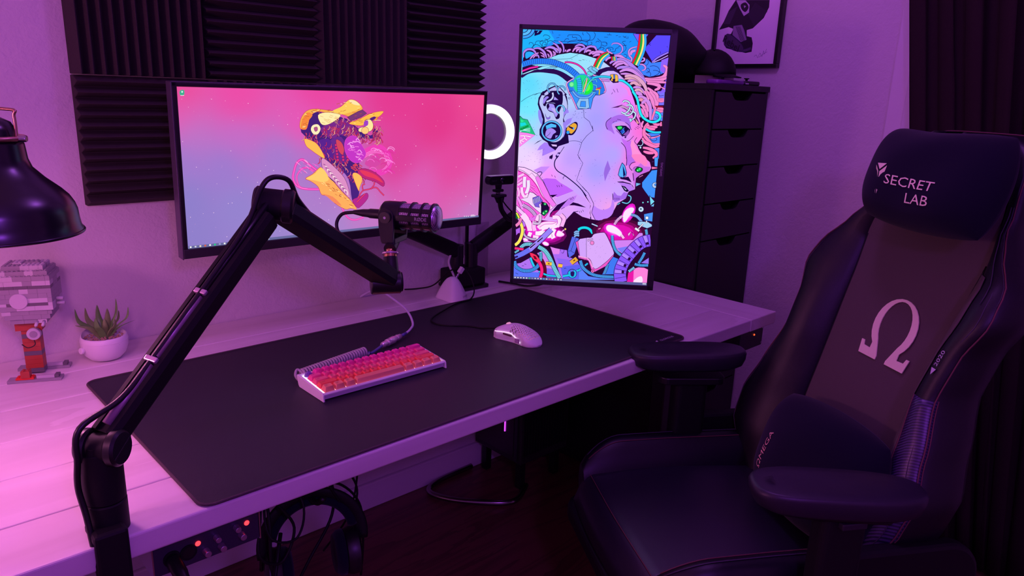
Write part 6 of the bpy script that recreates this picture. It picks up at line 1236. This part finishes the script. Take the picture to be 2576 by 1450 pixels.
# ================================================================== tall drawer cabinet
t = thing('drawer_cabinet', 'tall narrow black drawer unit in the corner behind the upright monitor', 'cabinet', (2.17, -.29, FZ))
cx0, cx1, cy0, cy1, ct = 2.004, 2.345, -.548, -.02, 1.400
for lo, hi in (((cx0, cy0+.004, FZ), (cx0+.016, cy1, ct-.018)), ((cx1-.016, cy0+.004, FZ), (cx1, cy1, ct-.018))): MB().box(lo, hi).build('side_panel', CABM, t, bevel=.001)
MB().box((cx0-.001, cy0-.002, ct-.018), (cx1+.001, cy1, ct)).build('top_panel', CABM, t, bevel=.0015)
MB().box((cx0+.016, cy1-.006, FZ), (cx1-.016, cy1, ct-.018)).build('back_panel', CABM, t); MB().box((cx0+.016, cy0+.02, FZ), (cx1-.016, cy1, FZ+.05)).build('plinth', CABM, t)
zt = ct-.024; HS = [.112, .113, .114, .116, .255, .27, .27]; wdr = cx1-cx0-.036; xm = (cx0+cx1)/2
DIN = mat('drawer_inside', (.004, .003, .004), .8)
for i, hh in enumerate(HS):
    z1 = zt; z0 = z1-hh; zt = z0-.004
    pl = [(-wdr/2, 0), (wdr/2, 0), (wdr/2, hh), (.062, hh), (.052, hh-.012), (.040, hh-.021), (.025, hh-.024), (-.025, hh-.024), (-.040, hh-.021), (-.052, hh-.012), (-.062, hh), (-wdr/2, hh)]
    M = basis((xm, cy0+.016, z0), (1, 0, 0), (0, 0, 1), (0, -1, 0))
    o = MB().prism(pl, 0, .016, M).build('drawer_front', CABM, t, bevel=.0012)
    bb = MB().box((cx0+.020, cy0+.017, z0+.003), (cx1-.020, cy1-.02, z1-.03)).build('drawer_box', DIN, o)
# things on the cabinet
t = thing('black_backpack', 'black cloth bag slumped on top of the tall drawer unit', 'bag', (2.12, -.25, ct))
def heap():
    b = MB(); rg = []
    K = [(1.940, .002, .012, .06), (1.945, .16, .11, .10), (2.00, .198, .155, .13), (2.06, .200, .165, .14), (2.12, .185, .160, .15), (2.17, .150, .150, .15), (2.22, .125, .14, .145), (2.265, .105, .13, .13), (2.290, .06, .08, .10)]
    rn = random.Random(9)
    for x, hh, d0, _ in K:
        ring = []
        for k in range(22):
            a = 2*math.pi*k/22; yy = -.27+d0*math.cos(a)*.95; zz = ct+.001+max(0, hh*.5+hh*.5*math.sin(a)*(1.0+.04*math.sin(5*a+x*60)))
            ring.append((x+.010*math.sin(a*3), yy+.010*math.sin(4*a+x*40), zz))
        rg.append(ring)
    return b.loft(rg).build('bag_body', BLKM, t, smooth=True, sub=1)
heap()
t = thing('baseball_hat', 'black cap with a rounded crown resting at the right of the cabinet top', 'cap', (2.19, -.40, ct))
b = MB(); rg = []
for k in range(10):
    s = k/9*math.pi/2; rg.append([(2.190+.066*math.cos(s)*math.cos(a), -.42+.080*math.cos(s)*math.sin(a), 1.432+.078*math.sin(s)+.004*math.sin(3*a)) for a in (2*math.pi*i/28 for i in range(28))])
b.loft(rg).build('crown', BLKM, t, smooth=True)
MB().grid(lambda u, v: V((2.190+(.066+.055*v*math.sin(math.pi*u))*math.cos(R(-150+70*u))*1.0, -.42+(.080+.055*v*math.sin(math.pi*u))*math.sin(R(-150+70*u)), 1.434-.010*v)), 14, 4).build('visor', BLKM, t, smooth=True, solid=.003)
MB().sphere((2.190, -.42, 1.511), .005, 10, 6, (1, 1, .5)).build('button', BLK, t, smooth=True)
b = MB().box((2.150, -.47, ct+.0005), (2.245, -.38, ct+.030)); tag(b.build('small_box', WHITEB, bevel=.002), 'small pale box under the black cap on the drawer unit', 'box')
t = thing('game_controller', 'purple and black game pad with two thumb sticks on the drawer unit', 'game controller', (2.22, -.50, ct+.0005))
MB().prism(rrect(.165, .055, .022, 6), 0, .013, basis((2.145, -.500, ct+.0008), (1, 0, 0), (0, 1, 0), (0, 0, 1))).build('left_grip', mat('purple_shell', (.24, .05, .38), .3), t, bevel=.004)
MB().prism(rrect(.098, .058, .020, 6), 0, .014, basis((2.275, -.500, ct+.0008), (1, 0, 0), (0, 1, 0), (0, 0, 1))).build('right_grip', BLK, t, bevel=.004)
for x in (2.120, 2.265): MB().rev([(.004, 0), (.004, .007), (.0085, .009), (.0085, .0115)], (x, -.505, ct+.013), (0, 0, 1), 18).build('thumb_stick', BLKM, t, auto=40)
MB().box((2.222, -.5295, ct+.004), (2.240, -.5278, ct+.008)).build('slot', SILV, t)
# ================================================================== framed drawing
px_, y0_, y1_, z0_, z1_ = XR-.024, -.312, -.566, 1.461, 1.97
t = thing('framed_drawing', 'black framed ink drawing of a hooded head above a ribbon, over the drawer unit', 'picture', (XR-.01, -.44, 1.461))
FRM = mat('black_frame', (.008, .006, .009), .3)
for lo, hi in (((px_, y1_, z0_), (XR-.002, y0_, z0_+.013)), ((px_, y1_, z1_-.013), (XR-.002, y0_, z1_)), ((px_, y0_-.013, z0_+.013), (XR-.002, y0_, z1_-.013)), ((px_, y1_, z0_+.013), (XR-.002, y1_+.013, z1_-.013))): MB().box(lo, hi).build('frame_rail', FRM, t, bevel=.0015)
picture('drawing', ART_F, (XR-.012, -.325, 1.474), (0, -1, 0), (0, 0, 1), (-1, 0, 0), .228, .483, t, None, s2l('fff4ff'), emissive=False, step=3e-6)
text('Rebel', .034, onp((XR-.0135, -.383, 1.5415), V((0, -.86, -.5)), V((0, -.30, .95))), mat('ink', (.01, .01, .012), .6), t)
# ================================================================== gaming chair
CM = V((1.355, -1.12, 0)); CR = -.5435
def chair_root(nm, lb, cat, grp=None): return thing(nm, lb, cat, tuple(CM), CR, grp)
t = chair_root('gaming_chair', 'black and charcoal gaming chair with high winged back at the desk', 'chair')
LCN = -.035; ZO = .04
def lerp(T_, z):
    for (a, b_), (c, d) in zip(T_, T_[1:]):
        if z <= c: k = max(0, (z-a)/(c-a)); k = k*k*(3-2*k)*.5+k*.5; return b_+(d-b_)*k
    return T_[-1][1]
WT = [(.44, .20), (.50, .262), (.56, .292), (.62, .298), (.70, .272), (.80, .242), (.88, .248), (.95, .272), (1.0, .262), (1.06, .215), (1.10, .188), (1.18, .172), (1.23, .160), (1.255, .125), (1.262, .10)]
PT = [(.44, .13), (.70, .146), (.94, .156), (1.05, .165), (1.12, .150), (1.2, .13), (1.262, .07)]
FT_ = [(.44, .6), (.55, 1.1), (.80, 1.0), (.95, .9), (1.05, .5), (1.12, .2), (1.285, .12)]
def A_(z): return .172+.30*(z-.5)
zs = [.44+.822*k/46 for k in range(47)]
def bol(s, z):
    w_, p, f = lerp(WT, z), lerp(PT, z), lerp(FT_, z); d = w_-p; a = A_(z)
    pts = [(p, 0), (p+.12*d, -.020*f), (p+.3*d, -.048*f), (p+.55*d, -.070*f), (p+.78*d, -.074*f), (w_-.008, -.062*f), (w_, -.040*f), (w_+.001, 0), (w_-.002, .03), (w_-.018, .052), (p+.3*d, .062), (p, .062)]
    return [V((a+q, LCN+s*l, z+ZO)) for l, q in pts]
for s in (1, -1):
    MB().loft([bol(s, z) for z in zs]).build('back_bolster', NAVY, t, smooth=True, local=True, auto=60)
    MB().tube([V((A_(z)-.060*lerp(FT_, z), LCN+s*(lerp(WT, z)-.004), z+ZO)) for z in zs[1:-1]], .0014, 6).build('edge_stitching', STITCH, t, smooth=True, local=True)
    MB().tube([V((A_(z)-.071*lerp(FT_, z), LCN+s*(lerp(WT, z)-.020), z+ZO)) for z in zs[1:34]], .0009, 5).build('edge_stitching', STITCHB, t, smooth=True, local=True)
# centre panel
b = MB(); b.grid(lambda u, v: V((A_(.44+.80*u)-.004-.006*math.sin(math.pi*v), LCN+lerp(PT, .44+.80*u)*(2*v-1)*1.01, .44+.80*u+ZO)), 40, 12); b.build('centre_panel', GREYF, t, smooth=True, local=True)
for s in (1, -1): MB().tube([V((A_(z)-.004, LCN+s*lerp(PT, z)*1.0, z+ZO)) for z in zs[4:34]], .0016, 6).build('panel_seam', BLKM, t, smooth=True, local=True)
b = MB(); b.loft([[V((A_(z)+q, LCN+l*(lerp(WT, z)-.02), z+ZO)) for l, q in ((-1, .045), (-.9, .075), (0, .085), (.9, .075), (1, .045), (.6, .03), (-.6, .03))] for z in zs]); b.build('back_shell', NAVY, t, smooth=True, local=True, auto=50)
MB().tube(crom([V((A_(1.255)+.03, LCN+.118, 1.256+ZO)), V((A_(1.262)+.03, LCN+.085, 1.2630+ZO)), V((A_(1.262)+.03, LCN-.085, 1.2630+ZO)), V((A_(1.255)+.03, LCN-.118, 1.256+ZO))], 6), .0015, 6).build('top_stitching', STITCH, t, smooth=True, local=True)
# suede insert and carbon band on the near bolster
def bsurf(s, z, k):
    w_, p, f = lerp(WT, z), lerp(PT, z), lerp(FT_, z); d = w_-p; a = A_(z)
    P_ = [(p, 0), (p+.12*d, -.020*f), (p+.3*d, -.048*f), (p+.55*d, -.070*f), (p+.78*d, -.074*f), (w_-.008, -.062*f), (w_, -.040*f)]
    x = k*6; i = min(5, int(x)); r = x-i; l = P_[i][0]*(1-r)+P_[i+1][0]*r; q = P_[i][1]*(1-r)+P_[i+1][1]*r
    return V((a+q-.0022, LCN+s*l, z+ZO))
def carbon():
    m = bpy.data.materials.new('carbon_weave'); m.use_nodes = True; nt = m.node_tree; b_ = nt.nodes['Principled BSDF']; L = nt.links.new
    tc = nt.nodes.new('ShaderNodeTexCoord'); wv = nt.nodes.new('ShaderNodeTexWave'); wv.inputs['Scale'].default_value = 80; wv.bands_direction = 'DIAGONAL'; L(tc.outputs['Object'], wv.inputs[0])
    r = nt.nodes.new('ShaderNodeValToRGB'); r.color_ramp.elements[0].color = (.010, .008, .03, 1); r.color_ramp.elements[1].color = (.075, .05, .15, 1); L(wv.outputs['Fac'], r.inputs[0]); L(r.outputs[0], b_.inputs['Base Color'])
    b_.inputs['Roughness'].default_value = .35; return m
CARB = carbon()
for s in (-1,):
    MB().grid(lambda u, v: bsurf(s, .50+.30*u, .50+.42*v), 20, 6).build('carbon_band', CARB, t, smooth=True, local=True, solid=.001)
    MB().grid(lambda u, v: bsurf(s, .50+.52*u, .01+.47*v), 26, 6).build('suede_insert', GREYF, t, smooth=True, local=True, solid=.001)
    for k in (.50, .92): MB().tube([bsurf(s, .50+.30*u/20, k) for u in range(21)], .0011, 6).build('band_stitching', STITCH, t, smooth=True, local=True)
    for k in (.62, .86): MB().tube([bsurf(s, .98+.16*u/10, k) for u in range(11)], .0009, 5).build('wing_stitching', STITCHB, t, smooth=True, local=True)
vs_, fs_ = textgeo('2020'); b = MB(); b.add([(lambda p: p+V((-.002, 0, 0)))(bsurf(-1, .875+q[0]*.015, .60-q[1]*.10)) for q in vs_], fs_); b.build('lettering', SILV, t, local=True, fixn=False)
b = MB(); b.add([bsurf(-1, .850+x, .60-y)+V((-.002, 0, 0)) for x, y in ((-.006, 0), (.006, .05), (.006, -.05))], [(0, 1, 2)]); b.build('emblem', SILV, t, local=True, fixn=False)
# omega badge
def omega(px, py): # unit coords -> panel
    z = .862+py*.118
    return V((A_(z)-.0125, LCN-.030-px*.118, z+ZO))
op = []
for k in range(25): a = R(-60+300*k/24); op.append((.50*math.cos(a)*(1 if True else 1), .06+.50*math.sin(a)))
ip = []
for k in range(25): a = R(236-292*k/24); ip.append((.345*math.cos(a), .08+.435*math.sin(a)))
# outline from right foot round the arc to the left foot and back inside
poly = [(.12, -.56), (.56, -.56), (.60, -.33), (.53, -.33), (.50, -.41), (.34, -.42)]+op[1:-1]+[(-.34, -.42), (-.50, -.41), (-.53, -.33), (-.60, -.33), (-.56, -.56), (-.12, -.56), (-.12, -.50)]+ip[1:-1]+[(.12, -.50)]
tr = geometry.tessellate_polygon([[V((x, y, 0)) for x, y in poly]])
b = MB(); n_ = len(poly); b.add([omega(x, y) for x, y in poly]+[omega(x, y)+V((.002, 0, 0)) for x, y in poly], [tuple(q) for q in tr]+[(i, (i+1) % n_, n_+(i+1) % n_, n_+i) for i in range(n_)]); o = b.build('omega_badge', GOLD, t, local=True); o['label'] = 'rose gold embroidered omega sign'
# seat
def seat(l, s_):
    a = -.335+.515*s_; fr = max(0, .10-s_)/.10; bk = 0
    z = .452+.012*math.cos(math.pi*(s_-.4))-.060*fr**2.2; w_ = .195+.02*min(1, s_*3)
    return V((a+.012*(l*l)*(1-min(1, s_*5)), LCN+w_*l, z-.006*abs(l)**4+ZO))
b = MB(); b.grid(lambda u, v: seat(2*v-1, u), 30, 16); b.build('seat_cushion', SEATL, t, smooth=True, local=True, solid=.07)
for s in (1, -1):
    rg = []
    for k in range(31):
        q = k/30; a = -.30+.485*q; e = min(1, q/.22); e = math.sin(e*math.pi/2)**.8; hz_ = .030+.052*e*(1-.25*max(0, q-.45)); wd = .045+.045*e; l0 = .185
        P_ = [(l0, -.02), (l0+.004, .012*e), (l0+wd*.25, hz_*.55), (l0+wd*.5, hz_*.92), (l0+wd*.72, hz_), (l0+wd*.92, hz_*.86), (l0+wd, hz_*.55), (l0+wd+.004, -.01), (l0+wd-.01, -.065), (l0, -.065)]
        rg.append([V((a, LCN+s*l, .440+z_+ZO)) for l, z_ in P_])
    MB().loft(rg).build('seat_bolster', NAVY, t, smooth=True, local=True, auto=70)
    for j, m_ in ((4, STITCHB), (3, STITCH)): MB().tube([r_[j]+V((0, 0, .0008)) for r_ in rg[1:]], .0011, 6).build('edge_stitching', m_, t, smooth=True, local=True)
b = MB(); b.tube([seat(-1+.02*k, .085)+V((0, 0, .001)) for k in range(101)], .0009, 5); b.build('front_stitching', STITCH, t, smooth=True, local=True)
MB().prism(rrect(.50, .46, .06), .350+ZO, .392+ZO, Matrix.Translation(V((-.09, LCN, 0)))).build('seat_pan', BLKM, t, local=True, bevel=.01)
for s in (1, -1):
    MB().prism(rrect(.34, .20, .07, 8, .13, .45), -.016, .016, basis((0, LCN+s*.292, ZO), (1, 0, 0), (0, 0, 1), (0, -1, 0))).build('hinge_cover', BLKM, t, local=True, bevel=.008)
# armrests
def pad(cx, cl, ang, s, pz=.70):
    M = Matrix.Translation(V((cx, cl, pz+ZO))) @ Matrix.Rotation(R(ang), 4, 'Z'); rg = []
    for dz, sc__ in ((-.042, .84), (-.034, .95), (-.020, .99), (-.008, 1.0), (-.002, .975), (.0, .93), (.001, .6), (.001, .2)):
        ring = []
        for k in range(48):
            a = 2*math.pi*k/48; ca, sa = math.cos(a), math.sin(a); L_ = .142*sc__; W_p = .056*sc__*(1-.10*ca)
            x = L_*(abs(ca)**.64)*(1 if ca > 0 else -1); y = W_p*(abs(sa)**.68)*(1 if sa > 0 else -1)
            ring.append(M @ V((x, y, dz+(.003*(ca) if dz > -.01 else 0))))
        rg.append(ring)
    MB().loft(rg).build('arm_pad', mat('arm_pad_pu', (.016, .014, .026), .40, spec=.5, bump=900, bs=.08), t, smooth=True, local=True)
    f = lambda x, y: M @ V((-.112+y, -x, .0016+.0)); b = MB(); tri = [(-.010, .008), (.010, .008), (0, -.010)]
    b.add([f(x, y) for x, y in ((-.011, .008), (-.003, .008), (-.001, -.009), (.001, -.009), (.003, .008), (.011, .008))], [(0, 1, 2), (3, 4, 5)]); b.build('pad_emblem', mat('deboss', (.008, .007, .014), .5), t, local=True, fixn=False)
    c = M @ V((.012, 0, 0)); c = V((c.x, c.y, 0))
    MB().prism(rrect(.16, .075, .02), .650+ZO, .668+ZO, M @ Matrix.Translation(V((.01, 0, -pz-ZO)))).build('pad_plate', BLK, t, local=True, bevel=.003)
    MB().prism(rrect(.085, .045, .015), .44+ZO, .652+ZO, Matrix.Translation(c)).build('arm_sleeve', BLKM, t, local=True, bevel=.003)
    MB().prism(rrect(.070, .032, .012), .36+ZO, .46+ZO, Matrix.Translation(c)).build('arm_post', BLKMET, t, local=True)
    MB().box((.012, -.012, -.006), (.058, .010, .006), Matrix.Translation(V((c.x-.03, c.y-s*-.022, .640+ZO)))).build('height_button', DGREY, t, local=True, bevel=.002)
    lo, hi = sorted((c.y, LCN+s*.16)); MB().box((c.x-.035, lo-.01, .345+ZO), (c.x+.035, hi+.01, .368+ZO)).build('arm_bracket', BLKMET, t, local=True, bevel=.002)
pad(-.034, .232, -7, 1, .730); pad(-.032, -.350, -16, -1)
# base
MB().cyl((-.06, LCN, .13+ZO), (-.06, LCN, .352+ZO), .026, n=24).build('gas_column', BLKMET, t, local=True, auto=40)
MB().box((-.16, LCN-.10, .325+ZO), (.08, LCN+.10, .352+ZO)).build('tilt_plate', BLKMET, t, local=True, bevel=.003)
for k in range(5):
    a = R(72*k+20); d = V((math.cos(a), math.sin(a), 0)); s_ = V((-d.y, d.x, 0)); c = V((-.06, LCN, 0))
    o = MB().loft([[c+d*r+s_*x*wd+V((0, 0, z+ZO+y)) for x, y in ((-1, 0), (1, 0), (.8, hh), (-.8, hh))] for r, z, wd, hh in ((.02, .095, .030, .05), (.15, .090, .025, .04), (.32, .072, .018, .025))]).build('base_leg', BLKMET, t, local=True, bevel=.003)
    cc = c+d*.315; MB().cyl(cc-s_*.024+V((0, 0, .0345+ZO-.03+.030)), cc-s_*.006+V((0, 0, .0345+ZO)), .029, n=24).build('caster_wheel', BLK, t, local=True, auto=40); MB().cyl(cc+s_*.006+V((0, 0, .0345+ZO)), cc+s_*.024+V((0, 0, .0345+ZO)), .029, n=24).build('caster_wheel', BLK, t, local=True, auto=40)
    MB().cyl(cc+V((0, 0, .03+ZO)), cc+V((0, 0, .078+ZO)), .008, n=12).build('caster_stem', BLKMET, t, local=True)
# pillows
def cushion(nm, lb, C_, ux, uz, hw, hh, T_, bone, lean=0, m=NAVYV):
    t_ = chair_root(nm, lb, 'cushion'); C_ = V(C_); ux = V(ux).normalized(); uz = V(uz).normalized(); n_ = uz.cross(ux).normalized()   # n_ points to the front (-a)
    if n_.x > 0: n_ = -n_
    def S(u, v, side):
        e = (max(0, 1-abs(u)**3.2)**.5)*(max(0, 1-abs(v)**3.0)**.5)
        u, v = u*math.sqrt(1-.30*v*v), v*math.sqrt(1-.30*u*u)
        h_ = (hh*(1-bone*(1-u*u)**1.5) if v > 0 else hh*(1-bone*.3*(1-u*u)))*1.12
        wv = hw*(1-.04*(1-v*v))*1.12
        return C_+ux*(wv*u)+uz*(h_*v)+n_*(side*T_*e*(1+.05*math.sin(5*u+3*v)))
    b = MB(); n = 30; c = lambda q: math.sin((q-.5)*math.pi)*.93+.07*(2*q-1)
    b.grid(lambda u, v: S(c(u), c(v), 1), n, n); b.grid(lambda u, v: S(c(u), c(v), -.55), n, n)
    b.build('cushion_cover', m, t_, smooth=True, local=True)
    return t_, (lambda x, z_, off=.0015: S(x/hw/1.12, z_/hh/1.12, 1)+n_*off)
tp, sf = cushion('head_pillow', 'dark navy velour head pillow with rose lettering strapped to the chair back', (A_(1.18)-.090, LCN-.050, 1.176+ZO), (.02, 1, .0), (.40, .16, 1), .160, .104, .066, .24)
def ltext(s, size, x0, z0, fn, m, tt, nm='lettering', sx=1.0, rotm=None):
    vs__, fs__ = textgeo(s); b = MB(); P_ = []
    for q in vs__:
        x, y = q[0]*size*sx, q[1]*size
        if rotm: x, y = x*rotm[0]-y*rotm[1], x*rotm[1]+y*rotm[0]
        P_.append(fn(x0-x, z0+y))
    b.add(P_, fs__); return b.build(nm, m, tt, local=True, fixn=False)
ltext('SECRET', .0285, -.012, -.036, sf, GOLD, tp, sx=1.42); ltext('LAB', .0285, -.044, -.066, sf, GOLD, tp, sx=1.42)
for tri in ([(-.017, .030), (.017, .030), (0, .017)], [(-.020, .026), (-.002, .013), (-.002, -.030)], [(.020, .026), (.002, .013), (.002, -.030)]):
    b = MB(); b.add([sf(.078-x*1.0, -.036+y*1.12) for x, y in tri], [(0, 1, 2)]); b.build('emblem', GOLD, tp, local=True, fixn=False)
tp, sf = cushion('lumbar_pillow', 'dark navy velour lumbar cushion with coral lettering on the seat of the gaming chair', (A_(.58)-.085, LCN-.075, .588+ZO), (.0, 1, -.06), (.24, 0, 1), .165, .118, .070, .04)
a90 = (0, 1)
ltext('ΩMEGA', .0240, .096, -.012, sf, CORAL, tp, sx=1.15, rotm=(math.cos(R(84)), math.sin(R(84))))
b = MB(); b.add([sf(.096+x, -.084+y) for x, y in ((.006, .0), (-.006, .006), (-.006, -.006))], [(0, 1, 2)]); b.build('emblem', CORAL, tp, local=True, fixn=False)
